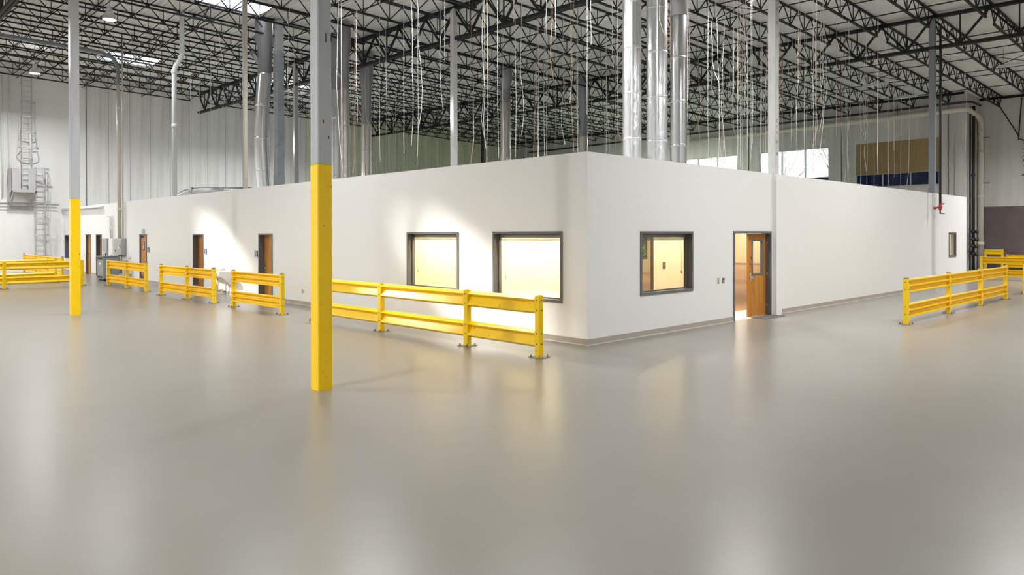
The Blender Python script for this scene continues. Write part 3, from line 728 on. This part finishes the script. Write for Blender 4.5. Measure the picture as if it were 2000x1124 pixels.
# conduit that comes down to the electrical box and its horizontal run under the roof
cz = 10.55
cnd = pipe('conduit', 'thick grey conduit that bends down from the roof to the wall box', [(-.16, 28.6, cz-1.4), (-.13, 28.6, 1.93)], .085, 'pvc', [(-.13, 28.6, 8.1), (-.13, 28.6, 6.0), (-.13, 28.6, 3.3)], 'conduit')
b = MB(); b.tube([(-19, 28.6, cz+.4), (-1.0, 28.6, cz+.02), (-.6, 28.6, cz-.04), (-.36, 28.6, cz-.18), (-.22, 28.6, cz-.42), (-.16, 28.6, cz-.75), (-.16, 28.6, cz-1.4)], .09, 12); b.tube([(-19, 28.78, cz+.46), (-.9, 28.78, cz+.1), (-.5, 28.75, cz), (-.3, 28.7, cz-.2)], .06, 10); part('upper_run', b, 'coldark', cnd, 'dark upper run')
pipe('conduit', 'thin pale conduit running down beside the thick conduit', [(-.1, 28.2, deck_z(0, 28.2)-.05), (-.1, 28.2, 1.93)], .035, 'pvc', [(-.1, 28.2, 6.0), (-.1, 28.2, 3.3)], 'conduit')
for k, (yy, ly) in enumerate(((30.3, 'left'), (30.02, 'right'))):
    pipe('conduit', 'short white conduit with a side arm above the tall grey cabinet, %s of two' % ly, [(-.06, yy, 1.93), (-.09, yy, 2.95), (-.09, yy+.05, 3.02), (-.09, yy+.5, 3.04)], .035, 'pvc_white', [(-.09, yy, 2.4)], 'conduit')
# sprinkler drop with red valve on the right
vx, vy = 20.2, -.33
t_ = thing('sprinkler_drop', 'black pipe hanging from the roof with a red valve at its end', 'pipe', (vx, vy, 2.9))
b = MB(); b.tube([(vx, vy, deck_z(vx, vy)-.7), (vx, vy, 3.2)], .045, 12); b.tube([(vx, vy, deck_z(vx, vy)-.7), (vx+1.6, vy+.0, deck_z(vx, vy)-.72)], .04, 10); part('pipe_run', b, 'iron', t_)
b = MB(); b.lathe([(0, -.12), (.04, -.12), (.05, -.07), (.062, -.05), (.07, .0), (.062, .05), (.045, .07), (.05, .11), (.05, .14), (0, .14)], (vx, vy, 3.10), 14)
b.tube([(vx-.02, vy+.02, 3.10), (vx-.16, vy+.13, 3.07)], .036, 12); b.tube([(vx-.15, vy+.12, 3.07), (vx-.19, vy+.15, 3.065)], .055, 12); b.tube([(vx, vy, 3.2), (vx+.12, vy-.1, 3.24)], .03, 10); part('valve_body', b, 'red', t_, 'red valve')
b = MB(); b.tube([(vx, vy, 3.0), (vx, vy, 2.84)], .028, 10); b.bar((vx-.02, vy, 2.86), (vx+.13, vy-.11, 2.85), .025); part('valve_outlet', b, 'iron', t_)

# pipes round the right hand corner
pipe('rain_pipe', 'cream downpipe bending round the wall corner at far right', [(XW-.16, 21.0, 9.0), (XW-.16, 8.0, 9.15), (XW-.16, 3.2, 9.2), (XW-.05, 2.95, 9.2), (XW+.2, 2.88, 9.15), (39.1, 2.86, 8.95), (39.4, 2.86, 8.75), (39.48, 2.86, 8.4), (39.48, 2.86, 0)], .15, 'pvc', [(39.48, 2.86, 8.2), (39.48, 2.86, 6.9), (39.48, 2.86, 4.3), (39.48, 2.86, 1.5)], straps=[((39.3, 2.7, 7.8), (39.78, 2.5, 7.8)), ((39.3, 2.7, 5.1), (39.78, 2.5, 5.1))])
pipe('fire_main', 'black pipe running high along the right wall above the windows', [(XW-.2, 38, 9.6), (XW-.2, 2.9, 9.6), (XW+.1, 2.75, 9.62), (38.6, 2.7, 9.6)], .07, 'iron', straps=[((XW-.2, y_, 9.9), (XW-.2, y_, 9.35)) for y_ in (6.6, 11.2, 16, 21)])
pipe('fire_riser', 'black riser standing in the dark recess beside the cream downpipe', [(38.05, 2.9, 0), (38.05, 2.9, 9.5)], .09, 'iron', [(38.05, 2.9, 1.0), (38.05, 2.9, 2.2), (38.05, 2.9, 5.5)])
pipe('fire_riser', 'thin black riser with fittings, nearest the office end', [(37.45, 2.92, 0), (37.45, 2.92, 9.4)], .05, 'iron', [(37.45, 2.92, z_) for z_ in (.8, 1.1, 1.5, 1.8, 2.3)])
t_ = thing('riser_valve', 'cluster of black valves low on the risers behind the office end', 'valve', (37.75, 2.8, 1.2))
b = MB()
for z_ in (.9, 1.35, 1.75, 2.2): b.tube([(37.45, 2.85, z_), (37.75, 2.72, z_+.05)], .06, 10); b.tube([(37.6, 2.7, z_), (37.6, 2.55, z_)], .1, 12)
part('valve_body', b, 'iron', t_)
b = MB(); b.tube([(37.6, 2.56, 1.4), (37.6, 2.5, 1.4)], .07, 10); part('hand_wheel', b, 'red', t_)
# brackets on the brown wall and the hanging strap frame
t_ = thing('strut_bracket', 'dark V shaped hanger of thin struts high on the wall at far right', 'bracket', (39.75, 1.04, 7.6))
for p_, q_ in (((39.74, 2.15, 9.9), (39.74, 1.04, 7.75)), ((39.74, .9, 9.95), (39.74, 1.04, 7.75)), ((39.74, 1.04, 7.75), (39.74, 1.04, 7.5)), ((39.74, 1.04, 7.6), (39.74, .5, 7.3))):
    b = MB(); b.bar(p_, q_, .05); part('strut', b, 'steel', t_)
b = MB()
for k in range(26):
    z_ = random.uniform(5.4, 7.3); y_ = .5+.25*(z_-5.4)/1.9*1.0 - (7.3-z_)*-.18 + random.uniform(-.09, .09); w_ = random.uniform(.02, .09); b.box(XR-.004, y_-w_/2, z_, XR-.001, y_+w_/2, z_+w_*random.uniform(.4, 1.6))
st = part('dark_stain', b, 'soot', None); tag(st, 'dark speckled stain on the grey wall at the far right edge', 'stain')

# ------------------------------------------------------------------ ladder wall
def ladder(label, x0, x1, y, z0, z1, cage, mname='galv_matt'):
    t_ = thing('caged_ladder', label, 'ladder', ((x0+x1)/2, y, z0)); r = .024
    for x_ in (x0, x1):
        b = MB(); b.box(x_-r, y-.035, z0, x_+r, y+.035, z1); part('side_rail', b, mname, t_)
    n = int((z1-z0)/.3)
    for k in range(n):
        z_ = z0+.18+.3*k; b = MB(); b.tube([(x0, y, z_), (x1, y, z_)], .013, 6); part('rung', b, mname, t_)
    for z_ in (z0+1.6, (z0+z1)/2, z1-.6):
        for x_ in (x0, x1):
            b = MB(); b.box(x_-.03, y, z_-.03, x_+.03, YB, z_+.03); part('wall_bracket', b, mname, t_)
    hz0, hz1, nh, flare = cage; xm = (x0+x1)/2; R = .36; D = .72
    def hoop(k):
        s_ = 1.0+flare*max(0, 1-k/(nh-1)*2.2)
        return [(xm+R*s_*math.cos(a_), y-(D-R)*s_*(1 if 0 < math.sin(a_) else 0)-max(0, math.sin(a_))*R*s_*.95, 0) for a_ in [math.pi*j/10 for j in range(11)]]
    zs = [lerp(hz0, hz1, k/(nh-1)) for k in range(nh)]
    for k, z_ in enumerate(zs):
        pts = [(x1, y, z_)]+[(p[0], p[1], z_) for p in hoop(k)]+[(x0, y, z_)]
        b = MB()
        for i in range(len(pts)-1): b.bar(pts[i], pts[i+1], .012, .06)
        part('cage_hoop', b, mname, t_)
    for j in (0, 2, 5, 8, 10):
        b = MB()
        for k in range(nh-1):
            p_, q_ = hoop(k)[j], hoop(k+1)[j]; b.bar((p_[0], p_[1], zs[k]), (q_[0], q_[1], zs[k+1]), .03, .012)
        part('cage_strap', b, mname, t_)
    return t_
ladder('upper caged steel ladder from the wall platform up to the roof', -2.06, -1.57, YB-.25, 4.65, 11.3, (7.0, 9.6, 4, .35))
ladder('lower caged steel ladder hanging beside the wall platform', -1.42, -.95, YB-.25, .45, 5.95, (2.1, 5.87, 5, .0))
t_ = thing('ladder_platform', 'small galvanised steel platform with sheet sides between the two ladders', 'platform', (-2.1, YB-.5, 4.6))
x0, x1, y0, z0 = -2.68, -1.5, YB-1.0, 4.58
b = MB(); b.box(x0, y0, z0, x1, YB-.02, z0+.06); b.box(x0, y0, z0-.1, x1, y0+.06, z0); b.box(x0, y0, z0-.1, x0+.06, YB, z0); b.box(x1-.06, y0, z0-.1, x1, YB, z0); part('deck_plate', b, 'galv_matt', t_)
b = MB()
for k in range(9): b.box(x0, y0+.11*k, z0+.06, x0+.015, y0+.11*k+.1, z0+1.2)
b.box(x0-.02, y0, z0+1.18, x0+.03, YB, z0+1.23); part('side_sheet', b, 'galv_matt', t_)
b = MB()
for k in range(3): b.box(x1-.38+.11*k, y0, z0+.06, x1-.38+.11*k+.1, y0+.015, z0+1.2)
b.box(x0, y0-.01, z0+1.18, x0+.35, y0+.04, z0+1.23); b.box(x1-.4, y0-.01, z0+1.18, x1+.65, y0+.04, z0+1.23); part('front_sheet', b, 'galv_matt', t_)
b = MB(); b.box(x0, y0, z0+.06, x0+.4, y0+.015, z0+1.2); part('front_sheet', b, 'galv_matt', t_)
for x_ in (x0+.15, x1-.1):
    b = MB(); b.bar((x_, y0+.15, z0-.05), (x_-.06, YB-.02, 3.68), .1); part('knee_brace', b, 'galv_matt', t_)
b = MB(); b.box(x0+.05, YB-.08, 3.62, x1, YB-.02, 3.68); part('wall_angle', b, 'galv_matt', t_)
for z_, x_, r_, lb in ((3.92, -.2, .03, 'uppermost'), (3.74, -.3, .022, 'middle'), (3.56, -.3, .022, 'lowest')):
    pipe('conduit', '%s thin white conduit across the wall behind the caged ladder' % lb, [(-12, YB-.06, z_), (x_, YB-.06, z_)], r_, 'pvc_white', cat='conduit')
pipe('conduit', 'thick white pipe along the top of the left office wall at its far end', [(-.07, 39.9, 3.58), (-.07, 31.6, 3.52)], .06, 'pvc_white', cat='conduit')
for xx in (-2.95, -2.62):
    pipe('drain_pipe', 'pale wall pipe left of the upper caged ladder, %s of two' % ('left' if xx < -2.8 else 'right'), [(xx, YB-.07, 11.2), (xx, YB-.07, 4.2)], .045, 'pvc_white')

# ------------------------------------------------------------------ electrical gear and fittings on the left office wall
t_ = thing('electrical_cabinet', 'tall grey electrical cabinet against the office wall behind the transformer', 'cabinet', (-.08, 31.0, 0))
b = MB(); b.bev(-.15, 30.62, .05, -.002, 31.4, 1.93, .012); part('body', b, 'box', t_); b = MB(); b.box(-.13, 30.65, 0, -.002, 31.37, .05); part('plinth', b, 'black', t_)
b = MB(); b.bev(-.165, 30.66, .12, -.15, 31.36, 1.88, .004); dd = part('door', b, 'box', t_); b = MB(); b.box(-.19, 30.75, 1.0, -.165, 30.8, 1.2); part('door_handle', b, 'black', dd)
for k, y_ in enumerate((31.2, 30.95)):
    b = MB(); b.box(-.169, y_-.05, 1.15-.05*k, -.165, y_+.05, 1.3-.05*k); part('label_plate', b, 'glyph', dd)
t_ = thing('white_enclosure', 'white tall enclosure between the grey cabinet and the panel board', 'electrical box', (-.05, 30.2, 0))
b = MB(); b.bev(-.09, 29.9, .0, -.002, 30.58, 1.93, .01); part('body', b, 'porcelain', t_); b = MB(); b.bev(-.1, 29.94, .1, -.09, 30.54, 1.88, .004); dd = part('door', b, 'porcelain', t_); b = MB(); b.box(-.115, 30.0, 1.0, -.1, 30.04, 1.15); part('latch', b, 'black', dd)
t_ = thing('transformer', 'squat grey transformer with black vent slots standing on the floor', 'transformer', (-.8, 28.1, 0))
x0, y0, x1, y1 = -1.10, 27.6, -.45, 28.55
y0, y1 = 27.6, 28.54
b = MB(); b.bev(x0, y0, .1, x1, y1, 1.1, .02); part('body', b, 'transformer', t_); b = MB(); b.box(x0+.06, y0+.06, 0, x1-.06, y1-.06, .1); part('base_frame', b, 'black', t_)
b = MB(); b.bev(x0-.03, y0-.03, 1.1, x1+.03, y1+.03, 1.14, .01); part('lid', b, 'transformer', t_)
for z_ in (.13, .97):
    b = MB(); b.box(x0-.006, y0+.08, z_, x0+.01, y1-.08, z_+.1); part('vent_slot', b, 'black', t_)
b = MB(); b.box(x0-.004, y0+.38, .74, x0, y0+.56, .84); part('label_plate', b, 'glyph', t_)
t_ = thing('panel_board', 'narrow tall grey panel board on the wall under the conduits', 'electrical panel', (-.06, 29.0, .3))
b = MB(); b.bev(-.16, 28.73, .3, -.002, 29.25, 1.93, .012); part('body', b, 'box', t_); b = MB(); b.bev(-.172, 28.77, .36, -.16, 29.21, 1.88, .004); dd = part('door', b, 'box', t_); b = MB(); b.box(-.19, 29.1, 1.3, -.172, 29.14, 1.4); b.box(-.19, 29.1, .8, -.172, 29.14, .9); part('latch', b, 'black', dd)
t_ = thing('switch_box', 'grey wall box with a white lit side at the foot of the thick conduit', 'electrical box', (-.1, 28.4, 1.16))
b = MB(); b.bev(-.21, 28.05, 1.17, -.002, 28.71, 1.93, .012); part('body', b, 'box', t_); b = MB(); b.bev(-.222, 28.09, 1.22, -.21, 28.67, 1.88, .004); dd = part('door', b, 'box', t_); b = MB(); b.box(-.24, 28.2, 1.5, -.222, 28.24, 1.62); part('latch', b, 'black', dd)
b = MB(); b.box(-.226, 28.4, 1.45, -.222, 28.5, 1.56); part('label_plate', b, 'glyph', dd)
t_ = thing('whip_conduit', 'loose looped grey cable below the wall box', 'cable', (-.15, 28.5, .3))
b = MB(); b.tube([(-.1, 28.5, 1.17), (-.12, 28.5, .8), (-.15, 28.45, .5), (-.2, 28.4, .32), (-.27, 28.45, .26), (-.32, 28.55, .3)], .03, 8); part('cable_run', b, 'galv_matt', t_)
t_ = thing('junction_box', 'small white box low on the wall right of the looped cable', 'electrical box', (-.05, 27.5, .4)); b = MB(); b.bev(-.09, 27.3, .3, -.002, 27.7, .85, .01); part('body', b, 'porcelain', t_); b = MB(); b.box(-.1, 27.45, .55, -.09, 27.49, .65); part('latch', b, 'black', t_)
t_ = thing('hook_bracket', 'tiny dark bracket on the wall between the wall box and the flush door', 'bracket', (-.04, 27.4, 1.0)); b = MB(); b.box(-.03, 27.36, .95, 0, 27.44, 1.1); part('plate', b, 'porcelain', t_); b = MB(); b.tube([(-.03, 27.4, 1.08), (-.07, 27.4, 1.02), (-.06, 27.4, .97)], .015, 8); part('hook', b, 'galv_matt', t_)

def restroom_sign(y0, y1, z0, z1, label):
    t_ = thing('restroom_sign', label, 'sign', (0, (y0+y1)/2, z0))
    b = MB(); b.bev(-.012, y0, z0, -.0, y1, z1, .002); part('plate', b, 'sign', t_)
    w_, h_ = y1-y0, z1-z0; ym = (y0+y1)/2; g_ = MB(); X_ = -.0135
    def disc(cy, cz_, r_, r_in=0.0, a0=0, a1=2*math.pi):
        n = 16; vs = []
        for k in range(n+1):
            a_ = a0+(a1-a0)*k/n; vs += [(X_, cy+r_in*math.cos(a_), cz_+r_in*math.sin(a_)), (X_, cy+r_*math.cos(a_), cz_+r_*math.sin(a_))]
        g_.add(vs, [(2*k, 2*k+1, 2*k+3, 2*k+2) for k in range(n)])
    # wheelchair pictogram, raised
    disc(ym+.012, z0+h_*.82, .024); g_.box(X_, ym-.002, z0+h_*.50, X_+.002, ym+.03, z0+h_*.72)
    disc(ym+.01, z0+h_*.40, .062, .044, math.radians(100), math.radians(390)); g_.box(X_, ym-.055, z0+h_*.50, X_+.002, ym+.02, z0+h_*.57); g_.box(X_, ym-.065, z0+h_*.28, X_+.002, ym-.045, z0+h_*.52)
    g_.box(X_, y0+.04, z0+h_*.05, X_+.002, y1-.04, z0+h_*.13)
    part('pictogram', g_, 'glyph', t_)
restroom_sign(14.08, 14.31, 1.36, 1.58, 'navy restroom sign left of the nearest oak door')
restroom_sign(18.38, 18.63, 1.37, 1.58, 'restroom sign just right of the second oak door, in the bright wall glow')
restroom_sign(24.80, 25.05, 1.34, 1.56, 'restroom sign right of the flush oak door with a kick plate')
def plate(name, label, axis, u0, u1, z0, z1, m_, slots='outlet'):
    t_ = thing(name, label, 'outlet' if slots == 'outlet' else 'switch', ((0, (u0+u1)/2, z0) if axis == 'x' else ((u0+u1)/2, 0, z0)))
    b = MB(); s_ = MB(); um = (u0+u1)/2; h_ = z1-z0
    def bx(mb, a_, b_, d0, d1, za, zb): mb.box(d0, a_, za, d1, b_, zb) if axis == 'x' else mb.box(a_, d0, za, b_, d1, zb)
    bx(b, u0, u1, -.008, 0, z0, z1); part('face_plate', b, m_, t_)
    for zz in ((.28, .72) if slots == 'outlet' else (.2, .5, .8)): bx(s_, um-.018, um+.018, -.011, -.008, z0+h_*(zz-.09), z0+h_*(zz+.09))
    part('socket' if slots == 'outlet' else 'toggle', s_, 'black' if m_ != 'black' else 'glyph', t_)
plate('power_outlet', 'ivory outlet low on the left wall beside the nearest column', 'x', 10.98, 11.13, .35, .47, 'ivory')
plate('light_switch', 'ivory switch plate left of the open doorway, farther from the door', 'y', 4.65, 4.755, .94, 1.075, 'ivory', 'switch')
plate('light_switch', 'black switch plate left of the open doorway, nearer the door', 'y', 4.90, 4.985, .945, 1.065, 'black', 'switch')
t_ = thing('inner_switch', 'bronze switch plate on the cream inner wall seen through the front window', 'switch', (5.75, 2.19, 1.1)); b = MB(); b.box(5.68, 2.185, 1.18, 5.80, 2.2, 1.36); part('face_plate', b, 'bronze', t_); b = MB(); b.box(5.72, 2.178, 1.24, 5.75, 2.185, 1.30); part('toggle', b, 'slat', t_)

# drinking fountain: two basins at different heights, waste pipes below
t_ = thing('drinking_fountain', 'white two-basin drinking fountain on the wall between two guard rails', 'drinking fountain', (-.25, 16.6, 0))
b = MB(); b.bev(-.05, 15.95, .42, 0, 17.35, .92, .015); part('back_panel', b, 'porcelain', t_)
def basin(y0, y1, zt, nm):
    pr = [(.0, 0), (.48, 0), (.50, -.03), (.47, -.16), (.30, -.26), (.12, -.46), (0, -.48)]
    b = MB(); b.prism(pr, (-.03, y0, zt), (-.03, y1, zt), (-1, 0, 0)); o_ = part(nm, b, 'porcelain', t_)
    b = MB(); b.lathe([(.0, .006), (.12, .006), (.15, .012), (.16, .002)], (-.28, (y0+y1)/2, zt), 18); part('bowl', b, 'chrome', o_)
    b = MB(); b.tube([(-.12, (y0+y1)/2, zt), (-.13, (y0+y1)/2, zt+.05), (-.17, (y0+y1)/2, zt+.065)], .014, 8); part('bubbler', b, 'chrome', o_)
    b = MB(); b.box(-.535, (y0+y1)/2-.09, zt-.11, -.51, (y0+y1)/2+.09, zt-.05); part('push_bar', b, 'galv_matt', o_)
basin(16.75, 17.3, .97, 'high_basin'); basin(16.0, 16.55, .83, 'low_basin')
b = MB(); b.tube([(-.2, 16.95, .55), (-.2, 16.95, .2), (-.16, 16.95, .12), (-.02, 16.95, .12)], .03, 10); part('waste_pipe', b, 'copper', t_)
b = MB(); b.tube([(-.26, 16.75, .5), (-.26, 16.75, .16), (-.2, 16.72, .1), (-.02, 16.7, .1)], .025, 10); part('waste_pipe', b, 'chrome', t_)

# door mat at the front door
b = MB(); b.bev(6.35, -.38, 0, 7.35, .06, .014, .004); mt = part('door_mat', b, 'mat', None); tag(mt, 'dark flat mat on the floor in front of the oak vision door', 'mat')

# ------------------------------------------------------------------ lamps
def highbay(x, y, label, z=10.0, w=1.0, color=(.992, .993, 1.0), upl=.10):
    t_ = thing('high_bay_lamp', label, 'lamp', (x, y, z), 'high bay lamps of the hall')
    b = MB(); b.lathe([(.24, 0), (.26, .01), (.24, .1), (.15, .26), (.09, .32)], (x, y, z), 20); part('reflector', b, 'reflector', t_)
    b = MB(); b.lathe([(0, -.012), (.18, -.008), (.235, .02), (0, .025)], (x, y, z), 20); part('lens', b, 'lens', t_)
    b = MB(); b.lathe([(0, .5), (.09, .5), (.1, .48), (.1, .32), (0, .32)], (x, y, z), 14); part('ballast_housing', b, 'reflector', t_)
    b = MB(); b.tube([(x, y, z+.5), (x, y, deck_z(x, y)-.05)], .012, 6); part('hanger', b, 'steel', t_)
    ld = bpy.data.lights.new('lamp_light', 'AREA'); ld.shape = 'DISK'; ld.size = .44; ld.spread = math.radians(158); ld.energy = LAMP_W*w; ld.color = color
    lo = bpy.data.objects.new('lamp_light', ld); COL.objects.link(lo); lo.parent = t_; lo.matrix_parent_inverse = Matrix.Identity(4); lo.location = (0, 0, -.03)
    # added upward light that brightens the roof deck
    ud = bpy.data.lights.new('added_uplight', 'AREA'); ud.shape = 'DISK'; ud.size = .3; ud.energy = LAMP_W*w*upl; ud.color = color
    uo = bpy.data.objects.new('added_uplight', ud); COL.objects.link(uo); uo.parent = t_; uo.matrix_parent_inverse = Matrix.Identity(4); uo.location = (0, 0, .56); uo.rotation_euler = (math.pi, 0, 0)
    return t_
highbay(-2.35, 21.7, 'lit high bay lamp right of the thinner left column', z=10.3, w=.35, upl=.02)
highbay(9.85, 32.65, 'unseen high bay lamp added far back behind the blue grey square riser', z=9.4, w=1.3)  # added lamp, hidden by the riser, to brighten the ribbed wall
highbay(-2.45, 34.2, 'lit high bay lamp above the upper caged ladder', z=10.25, w=1.0, upl=.01)
for x_, y_, w_ in ((-2.35, 8.6, .4), (4.2, -6.5, 1.1), (-2.35, -15, .3), (-13.5, 21.7, 1.5), (-13.5, 34.2, 3.6), (-13.5, 8.6, 1.9), (-15.5, -1.0, 2.0), (-13.5, -15, .3), (12.5, -4.5, .7), (10.8, -15, 1.1), (23.9, -15, 1.1), (25.5, -5.5, 1.1), (36.0, -9.0, 1.5), (30.5, -3.5, 1.1)):
    highbay(x_, y_, 'unseen high bay lamp outside the picture, placed to light the hall', z=9.2, w=w_)
for x_, y_ in ((2.5, 3.5), (1.2, 9.2), (10.0, 2.2)):
    highbay(x_, y_, 'unseen high bay lamp added over the office roof, above the picture', z=9.8, w=.65, upl=.4)  # added out of view to brighten the roof deck, ducts and wires
# fluorescent strips
def strip(x, y, z, label, lit=0.0, color=(.90, 1.0, .84), ln=1.2):
    t_ = thing('strip_light', label, 'lamp', (x, y, z))
    b = MB(); b.prism([(-.12, 0), (.12, 0), (.06, .09), (-.06, .09)], (x, y-ln/2, z), (x, y+ln/2, z), (1, 0, 0)); part('housing', b, 'tube', t_)
    for d_ in (-.05, .05):
        b = MB(); b.tube([(x+d_, y-ln/2+.03, z-.025), (x+d_, y+ln/2-.03, z-.025)], .019, 8); part('lamp_tube', b, 'lens' if lit else 'tube', t_)
    b = MB()
    for d_ in (-ln*.35, ln*.35): b.tube([(x, y+d_, z+.09), (x, y+d_, deck_z(x, y)-.03)], .008, 5)
    part('hanger', b, 'steel', t_)
    if lit:
        ld = bpy.data.lights.new('strip_glow', 'AREA'); ld.shape = 'RECTANGLE'; ld.size = .2; ld.size_y = ln; ld.energy = lit; ld.color = color
        lo = bpy.data.objects.new('strip_glow', ld); COL.objects.link(lo); lo.parent = t_; lo.matrix_parent_inverse = Matrix.Identity(4); lo.location = (0, 0, -.06)
strip(28.1, 4.8, 9.6, 'unlit strip light under the roof left of the blue grey column')
strip(32.8, 4.9, 9.6, 'unlit strip light under the roof right above the tan blind')
strip(28.0, -1.1, 9.6, 'unlit strip light under the roof at the far right edge')
for x_, y_, wh in ((31.8, 22.65, 'left'), (31.4, 20.2, 'right')):
    strip(x_, y_, 9.0, 'unseen greenish strip light added far back behind the foil ducts, %s of two' % wh, lit=330, ln=1.2)  # added fixtures kept out of sight, giving the far bay its green light
# ceiling panels inside the office
def panel(x, y, w=OFFICE_W, sx=1.2, sy=.6):
    t_ = thing('ceiling_panel', 'flat lit ceiling panel inside the office', 'lamp', (x, y, 3.3), 'ceiling panels inside the office')
    b = MB(); b.box(x-sx/2, y-sy/2, 3.3, x+sx/2, y+sy/2, 3.36); part('frame', b, 'white', t_)
    b = MB(); b.box(x-sx/2+.03, y-sy/2+.03, 3.292, x+sx/2-.03, y+sy/2-.03, 3.3); part('diffuser', b, 'lens', t_)
    ld = bpy.data.lights.new('panel_light', 'AREA'); ld.shape = 'RECTANGLE'; ld.size = sx; ld.size_y = sy; ld.energy = w; ld.color = (1.0, .90, .72)
    lo = bpy.data.objects.new('panel_light', ld); COL.objects.link(lo); lo.parent = t_; lo.matrix_parent_inverse = Matrix.Identity(4); lo.location = (0, 0, -.03)
for y_ in (1.0, 2.5, 4.0, 5.5, 7.0): panel(.75, y_, OFFICE_W*1.15, .6, 1.2)
for x_, y_ in ((4.6, 1.1), (7.2, 1.1)): panel(x_, y_, OFFICE_W*1.5)
for x_, y_ in ((11, 6), (16, 6), (16, 12), (20, 10), (20, 16), (24, 8), (24.5, 17.5), (23.6, 14.5), (28, 8), (28, 14), (32, 12), (32, 18), (33.5, 15), (23.9, 1.2)): panel(x_, y_, OFFICE_W*1.6)

# ------------------------------------------------------------------ hanging wires above the office
def wire_mesh(kinks, m_):
    b = MB(); n = 9; pts = []
    ax, ay = random.uniform(-.1, .1), random.uniform(-.1, .1)
    for k in range(n):
        t2 = k/(n-1); pts.append((ax*math.sin(t2*3.1)*kinks+random.uniform(-.03, .03)*kinks*t2, ay*math.sin(t2*2.4)*kinks+random.uniform(-.03, .03)*kinks*t2, -t2))
    b.tube(pts, .0058, 5); return b.mesh('hanging_wire', P[m_])
wm = [wire_mesh(k, m_) for m_ in ('wire', 'wire', 'wire', 'wire', 'wire_copper') for k in (.15, .3, .6, 1.2, 2.0, 3.0)]
DUCT_XY = [(5.77, 3.27), (6.69, 3.08), (8.42, 3.5), (3.41, 20.82), (6.65, 20.48), (5.87, 18.45), (9.28, 22.11), (15.63, 18.77), (20.09, 17.25), (3.84, 20.4)]
def wire(x, y, z1, grp, label):
    y = min(rows, key=lambda r_: abs(r_-y)) + random.uniform(-.03, .03)
    for gx in GX:
        if abs(x-gx) < .75: x = gx+.8
    for dx_, dy_ in DUCT_XY:
        if math.hypot(x-dx_, y-dy_) < .65: x = dx_+.75
    zt = deck_z(x, y)-JD+.02
    if random.random() < .3: zt = deck_z(x, y)-.1
    o = bpy.data.objects.new('hanging_wire', random.choice(wm)); COL.objects.link(o)
    o.location = (x, y, zt); o.scale = (1, 1, zt-z1); o.rotation_euler = (0, 0, random.uniform(0, 6.28)); tag(o, label, 'wire', grp)
for k in range(105):
    wire(random.uniform(1.2, 20), random.uniform(.9, 12), random.choice((3.7, 4.0, 4.6, 5.2, 6.0, 7.0))+random.uniform(0, .5), 'loose wires over the front of the office', 'thin pale loose wire hanging from the roof over the front half of the office')
for k in range(55):
    wire(random.uniform(1.0, 24), random.uniform(12, 33), random.choice((4.0, 5.5, 6.5, 7.5))+random.uniform(0, .8), 'loose wires over the back of the office', 'thin pale loose wire hanging from the roof over the back half of the office')
for k in range(46):
    wire(random.uniform(9.0, 26), random.uniform(.7, 6), random.choice((3.7, 3.9, 4.3, 5.5, 6.5))+random.uniform(0, .4), 'tangled wires between the ducts and the tan blind', 'thin kinked wire dangling between the three large ducts and the tan blind')

# ------------------------------------------------------------------ outdoors seen through the windows
def tree(x, y, h_, label, leafy=False):
    t_ = thing('leafy_tree' if leafy else 'bare_tree', label, 'tree', (x, y, -.1)); b = MB(); tips = []
    def grow(p_, d_, l_, r_, dep):
        q_ = p_+d_*l_; b.tube([p_, q_], r_, 6, caps=False, rr=[r_, r_*.7]); tips.append(q_)
        if dep == 0: return
        for k in range(3):
            nd = (d_+Vector((random.uniform(-.7, .7), random.uniform(-.7, .7), random.uniform(-.1, .5)))).normalized(); grow(q_, nd, l_*random.uniform(.62, .8), r_*.6, dep-1)
    grow(Vector((x, y, -.1)), Vector((0, 0, 1)), h_*.34, .10, 4); part('trunk_and_branches', b, 'bark', t_)
    if leafy:
        lf_ = MB()
        for tp in tips:
            for k in range(5):
                c_ = tp+Vector([random.uniform(-.5, .5) for _ in range(3)]); a_ = Vector([random.uniform(-.12, .12) for _ in range(3)]); e_ = Vector([random.uniform(-.12, .12) for _ in range(3)]); lf_.add([c_-a_, c_-e_, c_+a_, c_+e_], [(0, 1, 2, 3)])
        o_ = part('foliage', lf_, 'leaf', t_); o_['kind'] = 'stuff'
tree(53, 21.8, 13, 'bare tree outside, faint through the left part of the bright window'); tree(54, 17.6, 14, 'bare tree outside, faint through the right part of the bright window'); tree(58, 33.0, 12, 'bare tree outside, faint through the window behind the ducts')
tree(46, 24.0, 5.5, 'green leafy tree outside the office back windows', True)
t_ = thing('potted_shrub', 'green shrub behind the inner window seen through the front window', 'plant', (24.2, 15.9, 0))
b = MB(); b.lathe([(0, 0), (.2, 0), (.27, .45), (.25, .45), (0, .42)], (24.2, 15.9, 0), 16); part('pot', b, 'bronze', t_)
b = MB()
for k in range(260):
    c_ = Vector((24.2+random.gauss(0, .3), 15.9+random.gauss(0, .4), random.uniform(.5, 1.45))); a_ = Vector([random.uniform(-.12, .12) for _ in range(3)]); e_ = Vector([random.uniform(-.07, .07) for _ in range(3)]); b.add([c_-a_, c_-e_, c_+a_, c_+e_], [(0, 1, 2, 3)])
o_ = part('foliage', b, 'leaf', t_); o_['kind'] = 'stuff'
b = MB(); b.tube([(24.2, 15.9, .4), (24.2, 15.9, 1.3)], .03, 6); part('stem', b, 'bark', t_)
